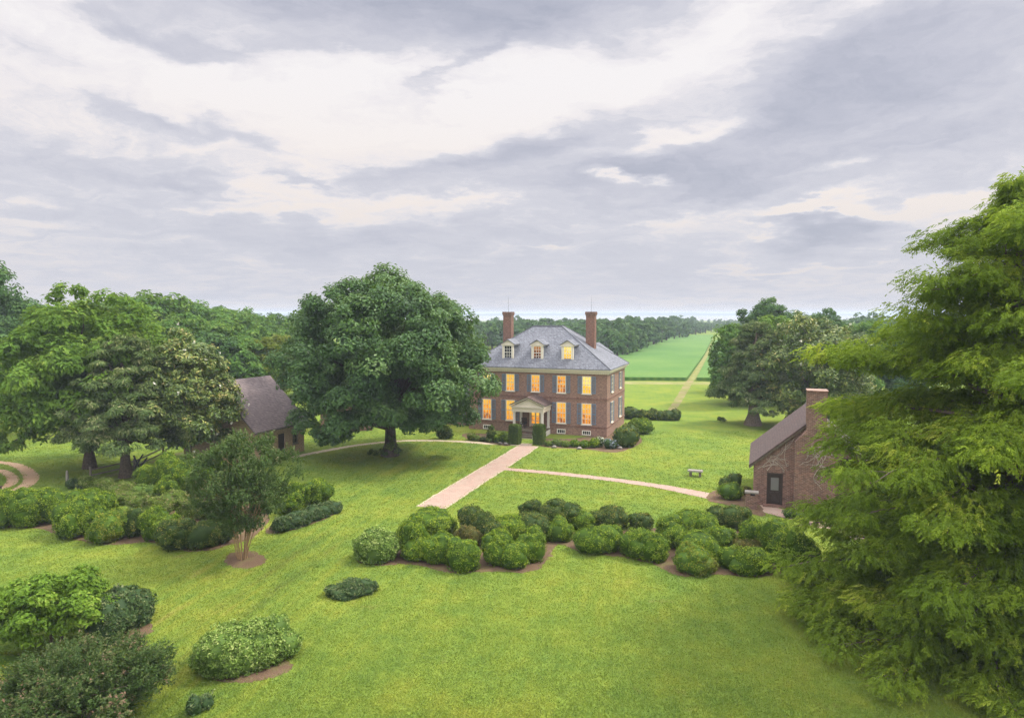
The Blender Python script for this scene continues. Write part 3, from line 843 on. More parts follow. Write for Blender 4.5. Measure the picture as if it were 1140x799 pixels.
# porch gable at the river side of which only the pale roof shows past the chimney
g = Geo()
gable_roof(g, HX * -.0 - 2.2, 2.2, 0, 0, -1, -1, 1, -1) if False else None
for s in (-1, 1):
    a = [(4.6 + s * 1.9, HD - 2.2, 8.6), (4.6, HD - 2.2, 9.9), (4.6, HD + 1.6, 9.9), (4.6 + s * 1.9, HD + 1.6, 8.6)]
    if s > 0: a = a[::-1]
    g.hexa([(p[0], p[1], p[2] - .12) for p in a] + a)
g.prism([(2.8, 7.36), (6.4, 7.36), (6.4, 8.55), (4.6, 9.75), (2.8, 8.55)], HD + .45, HD + 1.4, 1)
g.build('rear_gable', M_SLATE, house)
# low wing at the left end
g = Geo()
wx0, wx1, wy0, wy1, wh = -16.0, -HX - .01, 2.0, 7.6, 2.75
wops = [(-10.9, -9.95, .95, 2.25), (-13.0, -12.1, .95, 2.25)]
wall_front(g, wx0, wx1, 0, wh, wops, wy0, .2)
g.poly([(wx0, wy1, 0), (wx0, wy0, 0), (wx0, wy0, wh), (wx0, (wy0 + wy1) / 2, 5.0), (wx0, wy1, wh)])
g.poly([(wx1, wy1, 0), (wx0, wy1, 0), (wx0, wy1, wh), (wx1, wy1, wh)])
g.box(wx0 + .3, wx1, wy0 + .35, wy1 - .3, 0, wh - .1)
g.build('wing_wall', M_BRICK, house)
g = Geo()
gable_roof(g, wx0 - .3, wx1, (wy0 + wy1) / 2, 5.15, wy0 - .35, wh - .02, wy1 + .35, wh - .02)
wr = g.build('wing_roof', M_SLATE, house)
g = Geo(); g.box(-13.2, -12.4, 4.2, 5.2, 4.4, 6.4); g.box(-13.27, -12.33, 4.13, 5.27, 6.4, 6.58)
g.build('chimney', M_BRICK_D, wr)
window(house, -10.42, .95, .95, 1.3, M_LITY, face=wy0, shutters=.4)
window(house, -12.55, .95, .9, 1.3, M_LITD, face=wy0, shutters=.4)
EXCL.append(np.array([house_pt for house_pt in [(2.66 + a * math.cos(HTH) - b * math.sin(HTH), 76.8 + a * math.sin(HTH) + b * math.cos(HTH)) for a, b in ((-16, 0), (-8, -.3), (-2, -4), (2, -4), (8.4, -.3), (8.4, 10.4), (-16, 10))]]))

# black chair on the porch
def on_house(a, b):
    return (2.66 + a * math.cos(HTH) - b * math.sin(HTH), 76.8 + a * math.sin(HTH) + b * math.cos(HTH))
p = on_house(-1.05, -1.2)
ch = root('porch_chair', (p[0], p[1], .72), HTH, 'black wooden armchair on the front porch of the mansion', 'chair')
for part, bxs in (('seat', [(-.28, .28, -.28, .26, .40, .45)]), ('backrest', [(-.28 + .14 * k, -.20 + .14 * k, .24, .28, .45, 1.05) for k in range(5)] + [(-.30, .30, .235, .285, .98, 1.08)])):
    g = Geo()
    for b in bxs: g.box(*b)
    g.build(part, M_DARK, ch)
for x in (-.25, .25):
    for y in (-.25, .23):
        g = Geo(); g.box(x - .03, x + .03, y - .03, y + .03, 0, .40); g.build('leg', M_DARK, ch)
    g = Geo(); g.box(x - .045, x + .045, -.30, .235, .62, .66); g.box(x - .025, x + .025, -.27, -.22, .45, .62); g.build('armrest', M_DARK, ch)

# ---------- brick cottage at the right with the outside chimney
A = np.array([17.1, 47.7])
cot = root('brick_cottage', (A[0], A[1]), HTH, 'small brick cottage with big end chimney and bare vines on its gable', 'cottage')
CW, CL, CE, CR = 7.8, 8.2, 3.0, 6.35
g = Geo()
DU = 1.42
dops = [(DU - .52, DU + .52, .14, 2.36)]
wall_front(g, 0, CW, 0, CE, dops, 0, .25)
g.poly([(0, 0, CE), (CW, 0, CE), (CW / 2, 0, CR)])
g.poly([(0, CL, 0), (0, 0, 0), (0, 0, CE), (0, CL, CE)]); g.poly([(CW, 0, 0), (CW, CL, 0), (CW, CL, CE), (CW, 0, CE)])
g.poly([(CW, CL, 0), (0, CL, 0), (0, CL, CE), (CW / 2, CL, CR), (CW, CL, CE)])
g.box(.35, CW - .35, .4, CL - .3, 0, CE - .1)
g.box(DU - .75, DU + .75, -.40, -.002, .0, .13)
g.build('wall', M_BRICK_B, cot)
g = Geo()
k = (CR - CE) / (CW / 2)
gable_roof(g, -.22, CL + .2, CW / 2, CR + .12, -.32, CE - .32 * k + .12, CW + .32, CE - .32 * k + .12, .14)
rf = g.build('roof', M_DKSH, cot)
rf.data.transform(__import__('mathutils').Matrix(((0, 1, 0, 0), (1, 0, 0, 0), (0, 0, 1, 0), (0, 0, 0, 1))))
rf.data.flip_normals()
g = Geo()
for s in (0, 1):
    e0, e1 = ((-.30, CE - .30 * k), (CW / 2, CR)) if s == 0 else ((CW + .30, CE - .30 * k), (CW / 2, CR))
    q = [(e0[0], e0[1] - .16), (e1[0], e1[1] - .16), (e1[0], e1[1] - .02), (e0[0], e0[1] - .02)]
    if s: q = q[::-1]
    g.prism(q, -.17, -.004, 1)
g.build('barge_board', M_GREYWOOD, rf)
g = Geo()
cx = 3.95
q = [(cx - 1.3, 0), (cx + 1.3, 0), (cx + 1.3, 4.75), (cx + .62, 5.55), (cx + .62, 8.25), (cx - .62, 8.25), (cx - .62, 5.55), (cx - 1.3, 4.75)]
g.prism(q, -.75, -.003, 1)
g.box(cx - .62, cx + .62, -.003, .55, 5.4, 8.25)
ch = g.build('chimney', M_BRICK_B, cot)
g = Geo(); g.box(cx - .67, cx + .67, -.80, .60, 8.25, 8.33); g.build('chimney_cap', M_BRICK_D, ch)
# vines (dry pale stems clinging to the gable)
g = Geo()
rng = np.random.default_rng(5)
def vine(x, z, ang, n, w, y, lim):
    p = [(x, y, z)]
    for i in range(n):
        ang += rng.normal(0, .38)
        x += math.cos(ang) * .2; z += math.sin(ang) * .2
        if not lim(x, z): break
        p.append((x, y, z))
        if rng.random() < .25 and w > .012 and n > 4:
            vine(x, z, ang + rng.choice([-1, 1]) * .8, n - i - 2, w * .7, y, lim)
    if len(p) > 2:
        g.tube(p, np.linspace(w * .9, w * .4, len(p)), 4)
wl = lambda x, z: .06 < x < 2.6 and 2.4 < z < min(CE + k * x - .25, 5)
for a in ((.3, 2.6, .9), (.6, 2.7, .6), (1.2, 3.2, .3), (2.2, 2.9, 2.2), (.9, 2.5, 1.3), (1.6, 2.9, 2.6)):
    vine(*a, 13, .032, -.02, wl)
cl = lambda x, z: cx - 1.25 < x < cx + 1.25 and .3 < z < 4.8
for a in ((cx + .3, 3.2, 1.2), (cx + .9, 3.1, 2.2), (cx - .3, 4.6, -.9), (cx + .6, 4.5, -1.3), (cx - .2, 4.2, -.3), (cx + 1.0, 4.0, 2.4)):
    vine(*a, 12, .032, -.77, cl)
vin = g.build('climbing_vine', M_VINE)
tag(vin, 'bare pale vine stems clinging to the brick cottage gable', 'vine')
vin.location = (A[0], A[1], 0); vin.rotation_euler = (0, 0, HTH)
# door
g = Geo()
g.box(DU - .52, DU - .42, -.02, .14, .14, 2.36); g.box(DU + .42, DU + .52, -.02, .14, .14, 2.36); g.box(DU - .42, DU + .42, -.02, .14, 2.24, 2.36)
g.box(DU - .42, DU + .42, .06, .12, .14, 1.12); g.box(DU - .42, DU - .26, .06, .12, 1.12, 2.24); g.box(DU + .26, DU + .42, .06, .12, 1.12, 2.24); g.box(DU - .26, DU + .26, .06, .12, 2.02, 2.24)
g.box(DU - .34, DU - .03, .035, .06, .26, 1.0); g.box(DU + .03, DU + .34, .035, .06, .26, 1.0)
door = g.build('door', M_DKWOOD, cot)
m, nt, out = material('door_glass'); principled(nt, out, (.16, .17, .165), .12, .7)
g = Geo(); g.box(DU - .27, DU + .27, .08, .095, 1.11, 2.03); g.build('pane', m, door)
g = Geo(); g.tube([(DU + .35, .06, 1.08), (DU + .35, -.0, 1.08)], .025, 8); g.build('handle', M_DARK, door)
window(cot, 5.95, 3.0, .7, .75, M_GLASS, face=-.12, sill=True, cols=2, rows=2, trim=M_DKWOOD)
# brick pier with the dark slot beside the cottage wall
g = Geo()
p = G(838, 566)
pr = root('brick_pier', p, HTH, 'low brick pier with dark slot standing left of the brick cottage', 'brick pier')
g.box(-.48, .30, -.25, .25, 0, .95); g.box(-.48, -.17, -.25, .25, .95, 1.12); g.box(.13, .30, -.25, .25, .95, 1.12); g.box(-.17, .13, .05, .25, .95, 1.12)
g.build('pier_body', M_BRICK_B, pr)
g = Geo(); g.box(-.54, .36, -.31, .31, 1.12, 1.22); g.build('cap_stone', M_STONE, pr)
g = Geo(); g.box(.12, .28, -.252, -.2505, 1.2, 1.21) if False else g.box(-.16, .12, .0, .045, .96, 1.11); g.build('slot_plate', M_DARK, pr)
EXCL.append(np.array([(A[0] + a * math.cos(HTH) - b * math.sin(HTH), A[1] + a * math.sin(HTH) + b * math.cos(HTH)) for a, b in ((-1.2, -1.2), (8, -1.2), (8, 8.4), (-.2, 8.4))]))

# ---------- tan brick outbuilding at the left
B0, B1 = np.array([-23.1, 60.6]), np.array([-20.55, 66.8])
bl = np.linalg.norm(B1 - B0)
bth = math.atan2(B1[1] - B0[1], B1[0] - B0[0])
ob = root('brick_outbuilding', (B0[0], B0[1]), bth, 'tan brick outbuilding with steep brown shingled roof beside the magnolia', 'outbuilding')
BL, BD, BE, BR = float(bl), 8.6, 3.15, 7.15
g = Geo()
oops = [(3.05, 4.0, .15, 2.2), (.9, 1.75, 1.0, 2.15), (5.0, 5.75, .95, 2.45)]
wall_front(g, 0, BL, 0, BE, oops, 0, .25)
for x in (0, BL):
    g.poly([(x, BD, 0), (x, 0, 0), (x, 0, BE), (x, BD / 2, BR), (x, BD, BE)] if x == 0 else [(x, 0, 0), (x, BD, 0), (x, BD, BE), (x, BD / 2, BR), (x, 0, BE)])
g.poly([(BL, BD, 0), (0, BD, 0), (0, BD, BE), (BL, BD, BE)])
g.box(.35, BL - .35, .45, BD - .35, 0, BE - .1)
g.build('wall', M_TAN, ob)
g = Geo()
k = (BR - BE) / (BD / 2)
gable_roof(g, -.35, BL + .25, BD / 2, BR + .14, -.42, BE - .42 * k + .14, BD + .42, BE - .42 * k + .14, .16)
g.build('roof', M_WOODSH, ob)
g = Geo(); g.box(-.2, BL + .15, -.20, -.004, BE - .22, BE - .06); g.build('eave_board', M_DKWOOD, ob)
g = Geo(); g.box(3.05, 4.0, .12, .17, .15, 2.2)
for z in (.5, 1.2, 1.9): g.box(3.1, 3.95, .085, .12, z, z + .12)
g.build('door', M_DKWOOD, ob)
window(ob, 1.325, 1.0, .85, 1.15, M_GLASS, cols=2, rows=2, trim=M_GREYWOOD)
window(ob, 5.375, .95, .75, 1.5, M_GLASS, cols=2, rows=3, trim=M_GREYWOOD)
EXCL.append(np.array([(B0[0] + a * math.cos(bth) - b * math.sin(bth), B0[1] + a * math.sin(bth) + b * math.cos(bth)) for a, b in ((-.3, -.2), (BL + .2, -.2), (BL + .2, BD), (-.3, BD))]))
# ---------- little brick house behind the oak
p = G(386, 480)
sm = root('garden_house', p, R(12), 'little red brick house with white gable trim half hidden behind the oak', 'small house')
g = Geo()
sops = [(-.5, .5, .9, 2.0)]
wall_front(g, -2.9, 2.9, 0, 2.5, sops, 0, .2)
g.poly([(-2.9, 0, 2.5), (2.9, 0, 2.5), (0, 0, 4.6)])
g.poly([(-2.9, 5, 0), (-2.9, 0, 0), (-2.9, 0, 2.5), (-2.9, 5, 2.5)]); g.poly([(2.9, 0, 0), (2.9, 5, 0), (2.9, 5, 2.5), (2.9, 0, 2.5)])
g.poly([(2.9, 5, 0), (-2.9, 5, 0), (-2.9, 5, 2.5), (0, 5, 4.6), (2.9, 5, 2.5)])
g.box(-2.6, 2.6, .4, 4.7, 0, 2.4)
g.build('wall', M_BRICK, sm)
g = Geo()
for s in (-1, 1):
    a = [(s * 3.25, -.3, 2.32), (0, -.3, 4.72), (0, 5.3, 4.72), (s * 3.25, 5.3, 2.32)]
    if s > 0: a = a[::-1]
    g.hexa([(q[0], q[1], q[2] - .12) for q in a] + a)
g.build('roof', M_SLATE, sm)
g = Geo()
for s in (-1, 1):
    q = [(s * 3.2, 2.10), (0, 4.46), (0, 4.60), (s * 3.2, 2.24)]
    g.prism(q if s > 0 else q[::-1], -.26, -.004, 1)
g.build('gable_trim', M_WHITE, sm)
window(sm, 0, .9, 1.0, 1.1, M_GLASS, cols=3, rows=2, trim=M_WHITE)

# ------------------------------------------------------------------ foliage tools
def rand_dirs(rng, n, zmin=-1.0):
    z = rng.uniform(zmin, 1, n); a = rng.uniform(0, 2 * np.pi, n); r = np.sqrt(np.maximum(0, 1 - z * z))
    return np.stack([r * np.cos(a), r * np.sin(a), z], 1)
def leaves(g, P, N, L, W, rng, tint, T=None, mat=0, fold=.2):
    n = len(P)
    N = unit(N)
    if T is None:
        T = rng.normal(0, 1, (n, 3))
    T = unit(T - N * np.sum(T * N, 1, keepdims=True))
    B = np.cross(N, T)
    L = (np.asarray(L) * rng.uniform(.7, 1.3, n))[:, None]; W = (np.asarray(W) * rng.uniform(.7, 1.3, n))[:, None]
    V = np.stack([P - T * L * .5, P + B * W * .5 + N * W * fold - T * L * .05, P + T * L * .5, P - B * W * .5 + N * W * fold - T * L * .05], 1)
    F = np.arange(n * 4).reshape(n, 4)
    g.add(V.reshape(-1, 3), F, mat, np.repeat(tint, 4))
def crown(g, C, Rr, per, L, W, rng, sub=9, squash=.8, tvar=.16, lvar=.10, up=.45, mat=0, zmin=-.55, subr=.42, droop=0.0):
    """leaf clumps: lobes C with radii Rr, each of several smaller clumps whose skin carries the leaves"""
    C, Rr = np.asarray(C, float), np.asarray(Rr, float)
    nl = len(C)
    sq = np.array([1, 1, squash])
    sdir = rand_dirs(rng, nl * sub, zmin)
    li = np.repeat(np.arange(nl), sub)
    sc = C[li] + sdir * (Rr[li] * .70)[:, None] * sq
    sr = Rr[li] * subr * rng.uniform(.75, 1.25, nl * sub)
    cnt = np.maximum(1, (per * (Rr[li] ** 2) / np.mean(Rr ** 2) / sub)).astype(int)
    si = np.repeat(np.arange(nl * sub), cnt)
    n = len(si)
    d = rand_dirs(rng, n, -.7)
    Pp = sc[si] + d * (sr[si] * rng.uniform(.55, 1.12, n))[:, None] * sq
    N = sdir[si] * .45 + d * .65 + np.array([0, 0, up]) + rng.normal(0, .38, (n, 3))
    tint = .5 + rng.normal(0, tvar, n) + rng.normal(0, lvar, nl)[li][si] + rng.normal(0, .06, nl * sub)[si]
    T = None
    if droop:
        T = sdir[si] * .6 + d * .6 + np.array([0, 0, -droop]) + rng.normal(0, .35, (n, 3))
    leaves(g, Pp, N, L, W, rng, np.clip(tint, 0, 1), T, mat)
def env_lobes(rng, n, rx, zu, zd, cz, rl, inner=.25, cut=-.85, ry=None, k=.82, wob=.12):
    i = np.arange(n) + .5
    z = 1 - (1 - cut) * i / n
    a = np.pi * (1 + 5 ** .5) * i + rng.normal(0, .25, n)
    r = np.sqrt(np.maximum(0, 1 - z * z))
    d = np.stack([r * np.cos(a), r * np.sin(a), z], 1)
    s = k * (1 + rng.normal(0, wob, n))
    C = np.stack([d[:, 0] * rx * s, d[:, 1] * (ry or rx) * s, cz + d[:, 2] * np.where(d[:, 2] > 0, zu, zd) * s], 1)
    Rr = rl * rng.uniform(.72, 1.25, n)
    m_ = int(n * inner)
    if m_:
        dd = rand_dirs(rng, m_) * (rng.uniform(.15, .6, m_))[:, None]
        C = np.concatenate([C, dd * np.array([rx, ry or rx, zu]) + (0, 0, cz)])
        Rr = np.concatenate([Rr, rl * rng.uniform(.8, 1.2, m_)])
    return C, Rr
def trunk_geo(rng, h, r, C, nlimb, fork=.45, sides=9, lean=(0, 0), mat=0):
    g = Geo()
    n = 9
    zz_ = np.linspace(0, h, n)
    path = np.stack([lean[0] * (zz_ / h) ** 1.5 + rng.normal(0, r * .12, n), lean[1] * (zz_ / h) ** 1.5 + rng.normal(0, r * .12, n), zz_], 1)
    path[0, :2] = 0
    rad = r * (1 - .72 * zz_ / h); rad[0] *= 1.5; rad[1] *= 1.02
    g.tube(path, rad, sides, mat)
    if len(C):
        idx = rng.choice(len(C), min(nlimb, len(C)), replace=False)
        for i in idx:
            e = C[i]
            z0 = np.clip(e[2] * rng.uniform(.35, .7), fork * h * .6, h * .95)
            b = np.array([np.interp(z0, zz_, path[:, 0]), np.interp(z0, zz_, path[:, 1]), z0])
            m1 = b * .6 + e * .4 + (0, 0, .12 * np.linalg.norm(e - b)) + rng.normal(0, .12, 3)
            m2 = b * .28 + e * .72 + (0, 0, .10 * np.linalg.norm(e - b)) + rng.normal(0, .15, 3)
            r0 = max(.04, np.interp(z0, zz_, rad) * .5)
            g.tube([b, m1, m2, e], [r0, r0 * .7, r0 * .45, r0 * .15], 6, mat)
    return g
def make_tree(name, label, loc, rz, leafmat, barkmat, C, Rr, per, L, W, seed, trunk_h, trunk_r, nlimb=14, group=None, cat='tree', scale=1, lean=(0, 0), **kw):
    rng = np.random.default_rng(seed)
    t = root(name, loc, rz, label, cat, group)
    t.scale = (scale,) * 3
    trunk_geo(rng, trunk_h, trunk_r, C, nlimb, lean=lean).build('trunk', barkmat, t)
    g = Geo()
    crown(g, C, Rr, per, L, W, rng, **kw)
    g.build('crown', leafmat, t)
    return t

# ------------------------------------------------------------------ the big oak in front of the mansion
rng = np.random.default_rng(11)
C, Rr = env_lobes(rng, 90, 9.9, 8.5, 6.6, 8.9, 2.15, .3, -.80, wob=.095)
sk = [(-6.5, -3.5, 2.9, 1.5), (-4.4, -4.4, 2.5, 1.3), (-3.2, -3.2, 3.3, 1.4), (-7.8, -1.0, 3.6, 1.6), (-1.8, -4.6, 3.9, 1.5), (3.5, -4.8, 3.7, 1.5), (5.8, -2.6, 3.4, 1.6), (7.6, -.5, 3.8, 1.6), (1.5, -5.5, 4.5, 1.6), (-5.6, 2, 2.6, 1.4), (-2.6, -6.2, 4.2, 1.9), (.2, -5.2, 4.4, 1.8), (2.6, -4.2, 3.9, 1.7), (-.2, -2.6, 4.6, 1.8), (4.8, -5.0, 4.3, 1.8), (6.4, -3.4, 4.4, 1.7), (2.0, -1.6, 4.2, 1.6), (-2.2, -1.2, 4.1, 1.6), (0, 2, 4.6, 1.8), (-3.6, -3.6, 2.7, 1.2), (-4.6, -3.9, 2.0, .9)]
C = np.concatenate([C, [s[:3] for s in sk]]); Rr = np.concatenate([Rr, [s[3] for s in sk]])
C[:, 0] = C[:, 0] * .97 - .35
C[:, 2] = np.where(C[:, 2] > 13.5, 13.5 + (C[:, 2] - 13.5) * .72, C[:, 2])
p = G(434, 507)
make_tree('oak_tree', 'huge round dark green oak left of the mansion', p, 0, F_OAK, M_BARK, C, Rr, 1250, .34, .19, 12, 9.5, .62, 34, sub=13, lvar=.10, subr=.36)
# ivy skirt round its foot
g = Geo(); rng = np.random.default_rng(3)
crown(g, [(-.9, -.3, .35), (-.4, -.6, .4), (.1, -.5, .9), (.5, -.3, 1.1), (.2, -.45, 1.8), (-1.6, -.2, .3), (.7, -.2, .5)], [.5, .5, .55, .6, .5, .45, .5], 420, .14, .10, rng)
o = g.build('ivy', F_BOXD); o.location = (p[0], p[1], 0)
tag(o, 'dark ivy clump round the foot of the huge oak trunk', 'ivy')

# ------------------------------------------------------------------ left group of trees
def cedar_lobes(rng, n, R0, z0, z1, rl):
    C, Rr = [], []
    for i in range(n):
        t = (i + .5) / n
        z = z0 + (z1 - z0) * t
        rr = R0 * (1 - .72 * t ** 1.3) * rng.uniform(.45, 1.02)
        a = i * 2.4 + rng.normal(0, .4)
        C.append((rr * math.cos(a), rr * math.sin(a), z + rng.normal(0, .25))); Rr.append(rl * (1 - .4 * t) * rng.uniform(.75, 1.2))
    return np.array(C), np.array(Rr)
rng = np.random.default_rng(21)
p = G(141, 531)
C, Rr = cedar_lobes(rng, 95, 5.0, 2.8, 11.0, 1.3)
make_tree('cedar_tree', 'dusky green cedar with thick dark trunk by the rail fence', p, 0, F_CEDAR, M_BARK, C, Rr, 620, .36, .085, 22, 9.5, .42, 22, sub=10, squash=.55, droop=.35, tvar=.2)
p = G(100, 521)
C, Rr = env_lobes(rng, 80, 6.6, 6.4, 6.2, 8.0, 1.7, .3, -.8)
C2 = np.array([(-2.5, 0, 14.6), (-1.6, .3, 15.4), (-.6, 0, 15.2), (1.7, .5, 14.8), (3.3, 0, 14.4), (5, 0, 13.8), (-6.5, -3, 3.2), (-5.2, -4, 2.4), (-3.8, -4.2, 2.6), (-8, -2, 4.4)])
C = np.concatenate([C, C2]); Rr = np.concatenate([Rr, [.9, 1.0, 1.0, 1.1, 1.0, 1.0, 1.4, 1.2, 1.1, 1.4]])
make_tree('walnut_tree', 'bright green spreading walnut behind the dusky cedar at the left', p, 0, F_WALN, M_BARK, C, Rr, 520, .44, .20, 23, 11, .42, 26, sub=11, up=.6, droop=.2)
p = G(211, 521)
rng = np.random.default_rng(24)
C, Rr = env_lobes(rng, 75, 3.7, 5.8, 5.2, 6.2, 1.15, .3, -.9)
C[:, :2] *= np.clip(1.15 - .55 * np.maximum(0, C[:, 2:3] - 6) / 6, .5, 1.2)
mg = make_tree('magnolia_tree', 'glossy magnolia with yellowed top and white flowers next to the outbuilding', p, 0, F_MAGN, M_BARK_G, C, Rr, 420, .34, .15, 25, 9, .3, 16, sub=10, tvar=.22)
g = Geo()
idx = rng.choice(75, 20, replace=False)
for i in idx:
    d = unit(C[i] - np.array([0, 0, 6])); c = C[i] + d * Rr[i] * .95
    leaves(g, np.repeat(c[None], 6, 0) + rng.normal(0, .05, (6, 3)), rng.normal(0, 1, (6, 3)), .16, .12, rng, np.full(6, .8))
g.build('blossom', F_PETAL, mg)
p = G(14, 462)
rng = np.random.default_rng(26)
C, Rr = env_lobes(rng, 60, 8, 9, 7, 11.5, 2.2, .3, -.8)
make_tree('broadleaf_tree', 'tall dark blue green tree at the far left edge behind the walnut', (p[0] - 6, p[1], 0), 0, F_WOODD, M_BARK, C, Rr, 420, .55, .3, 27, 12, .45, 14, scale=.98)
p = G(-14, 490)
C, Rr = env_lobes(rng, 50, 6, 6, 4, 5.6, 1.9, .3, -.8)
make_tree('broadleaf_tree', 'low light green leafy tree at the left edge below the walnut', (p[0] - 1, p[1], 0), 0, F_WALN, M_BARK, C, Rr, 420, .42, .22, 29, 7, .3, 12, scale=.9)
p = G(285, 452)
C, Rr = env_lobes(rng, 46, 4.6, 4.6, 3.6, 5.0, 1.6, .3, -.8)
make_tree('broadleaf_tree', 'yellow green tree behind the roof of the tan outbuilding', (p[0] - 0, p[1] + 2, 0), 0, F_YELG, M_BARK, C, Rr, 320, .5, .25, 30, 6, .28, 10)
p = G(262, 448)
C, Rr = env_lobes(rng, 46, 4.6, 4.2, 3.6, 4.6, 1.6, .3, -.8)
make_tree('broadleaf_tree', 'fresh green small tree between the magnolia and the yellow green tree', (p[0] - 0, p[1] + 10, 0), 0, F_WALN, M_BARK, C, Rr, 320, .5, .25, 31, 6, .28, 10)
# woodland behind: single trees copied from a few originals
protos = []
for i, (fm, rx, zu, zd, cz) in enumerate(((F_WOOD, 6.5, 6.5, 5.0, 8.2), (F_WOODD, 6.0, 7.2, 5.4, 8.8), (F_WOOD, 7.2, 6.0, 5.4, 7.8), (F_YELG, 5.2, 5.4, 4.4, 6.6))):
    rng = np.random.default_rng(40 + i)
    C, Rr = env_lobes(rng, 52, rx, zu, zd, cz, 1.9, .3, -.8)
    protos.append((fm, C, Rr))
def tree_copy(t, loc, rz, sc, label, group):
    r = t.copy(); COL.objects.link(r)
    r.location = loc; r.rotation_euler = (0, 0, rz); r.scale = sc
    r['label'] = label; r['group'] = group
    for c in t.children:
        d = c.copy(); COL.objects.link(d); d.parent = r
    return r
wood = []
WG = 'woodland trees behind the left outbuildings'
WL = ('mid green woodland tree in the wood behind the left outbuildings', 'dark green woodland tree in the wood behind the left outbuildings',
      'broad mid green woodland tree in the wood behind the left outbuildings', 'yellow green woodland tree in the wood behind the left outbuildings')
for i, (fm, C, Rr) in enumerate(protos):
    t = make_tree('woodland_tree', WL[i], (-60 - 14 * i, 118 + 3 * i, 0), i, fm, M_BARK, C, Rr, 260, .62, .36, 50 + i, 9, .3, 10, WG, sub=9)
    wood.append(t)
def top_to(px, ytop, y):
    """the ground spot under px at distance y and the height that reaches the picture row ytop"""
    q = at(px, ytop, y)
    return q[0], q[2]
rng = np.random.default_rng(60)
HT = [C[:, 2].max() + 1.6 for _, C, _ in protos]
spots = [  # px, top row, distance, kind
    (186, 330, 112, 1), (208, 334, 128, 0), (228, 338, 120, 2), (246, 344, 138, 1), (262, 341, 150, 0), (284, 347, 140, 2), (300, 350, 160, 1), (318, 352, 170, 0),
    (170, 322, 105, 0), (240, 352, 104, 0), (268, 362, 112, 2), (300, 366, 122, 0), (288, 378, 104, 3), (258, 372, 98, 2), (232, 366, 96, 1),
    (24, 330, 122, 1), (-20, 318, 128, 0), (52, 336, 132, 2), (60, 342, 112, 1), (140, 328, 128, 0), (118, 332, 140, 1), (94, 334, 146, 0), (-50, 325, 110, 2), (-90, 320, 120, 1),
    (330, 356, 190, 2), (345, 358, 150, 1), (312, 384, 112, 0), (338, 398, 108, 2), (-40, 372, 92, 1), (-90, 370, 88, 0), (30, 372, 100, 2), (2, 352, 104, 0)]
for i, (px, yt, y, kd) in enumerate(spots):
    x, h = top_to(px, yt, y)
    s = h / HT[kd]
    sc = (s * rng.uniform(.9, 1.2), s * rng.uniform(.9, 1.2), s)
    if i < 4:
        pass
    tree_copy(wood[kd], (x, y, 0), rng.uniform(0, 6.28), sc, WL[kd], WG)
# originals take a place of their own in the wood
for i, (px, yt, y) in enumerate(((200, 348, 100), (275, 354, 128), (220, 352, 110), (306, 372, 110))):
    x, h = top_to(px, yt, y)
    s = h / HT[i]
    wood[i].location = (x, y, 0); wood[i].scale = (s, s, s)

# ------------------------------------------------------------------ right group of trees
RG = 'trees behind the brick cottage'
p = G(838, 473)
rng = np.random.default_rng(71)
C, Rr = cedar_lobes(rng, 90, 4.5, 2.6, 12.2, 1.4)
C[:, 0] += .5
C = np.concatenate([C, [(-4.0, -1.5, 2.2), (-3.2, -2.2, 3.0), (-3.8, -.5, 3.4), (-2.8, -2.6, 1.9)]]); Rr = np.concatenate([Rr, [1.0, 1.0, 1.0, .8]])
make_tree('cedar_tree', 'old dark cedar with pale trunk beyond the brick cottage', (p[0], p[1], 0), 1.0, F_CEDAR, M_BARK_G, C, Rr, 560, .42, .10, 72, 10, .75, 22, sub=10, squash=.6, droop=.35, tvar=.2)
p = at(905, 470, 80)
C, Rr = env_lobes(rng, 80, 6.4, 6.6, 6.2, 6.3, 1.55, .3, -.95)
mg2 = make_tree('magnolia_tree', 'wide olive magnolia with white flowers beyond the cottage chimney', (p[0], 80, 0), 2.0, F_MAGN, M_BARK_G, C, Rr, 400, .40, .18, 73, 9, .4, 14, sub=10, tvar=.2)
g = Geo()
for i in rng.choice(80, 20, replace=False):
    d = unit(C[i] - np.array([0, 0, 6])); c = C[i] + d * Rr[i] * .95
    leaves(g, np.repeat(c[None], 6, 0) + rng.normal(0, .06, (6, 3)), rng.normal(0, 1, (6, 3)), .26, .2, rng, np.full(6, .8))
g.build('blossom', F_PETAL, mg2)
for px, yt, y, rx, zu, zd, cz_, fm, lab, sd in (
        (822, 353, 100, 3.4, 6, 5, 0, F_WOOD, 'upright mid green tree at the left end of the right hand grove', 81),
        (866, 352, 104, 5.4, 6, 5.5, 0, F_WALN, 'light green round tree rising over the old dark cedar', 82),
        (856, 334, 118, 4.0, 4.0, 3, 0, F_WOODD, 'dark tall pine with an open flat top over the grove', 83),
        (884, 343, 122, 5.0, 5, 4, 0, F_WOODD, 'dark tree just right of the tall flat topped pine', 84),
        (912, 345, 120, 4.2, 5, 4, 0, F_WOODD, 'dark rounded treetop above the olive magnolia', 85),
        (960, 352, 112, 6.5, 6, 5, 0, F_WOOD, 'mid green tree between the magnolia and the feathery cypress', 86),
        (1000, 356, 100, 6.0, 6, 5, 0, F_WOODD, 'dark green tree mostly hidden behind the feathery cypress', 87),
        (930, 372, 96, 5.0, 5, 5, 0, F_WOOD, 'bushy green tree filling the gap right of the olive magnolia', 88)):
    rng = np.random.default_rng(sd)
    x, h = top_to(px, yt, y)
    cz_ = h - zu - .8
    C, Rr = env_lobes(rng, 54, rx, zu, min(zd, cz_ - 1), cz_, 1.65, .3, -.85, wob=.16)
    make_tree('pine_tree' if 'pine' in lab else 'broadleaf_tree', lab, (x, y, 0), 0, fm, M_BARK, C, Rr, 330, .50, .26, sd + 100, cz_ + 2, .35, 14, RG, sub=9)
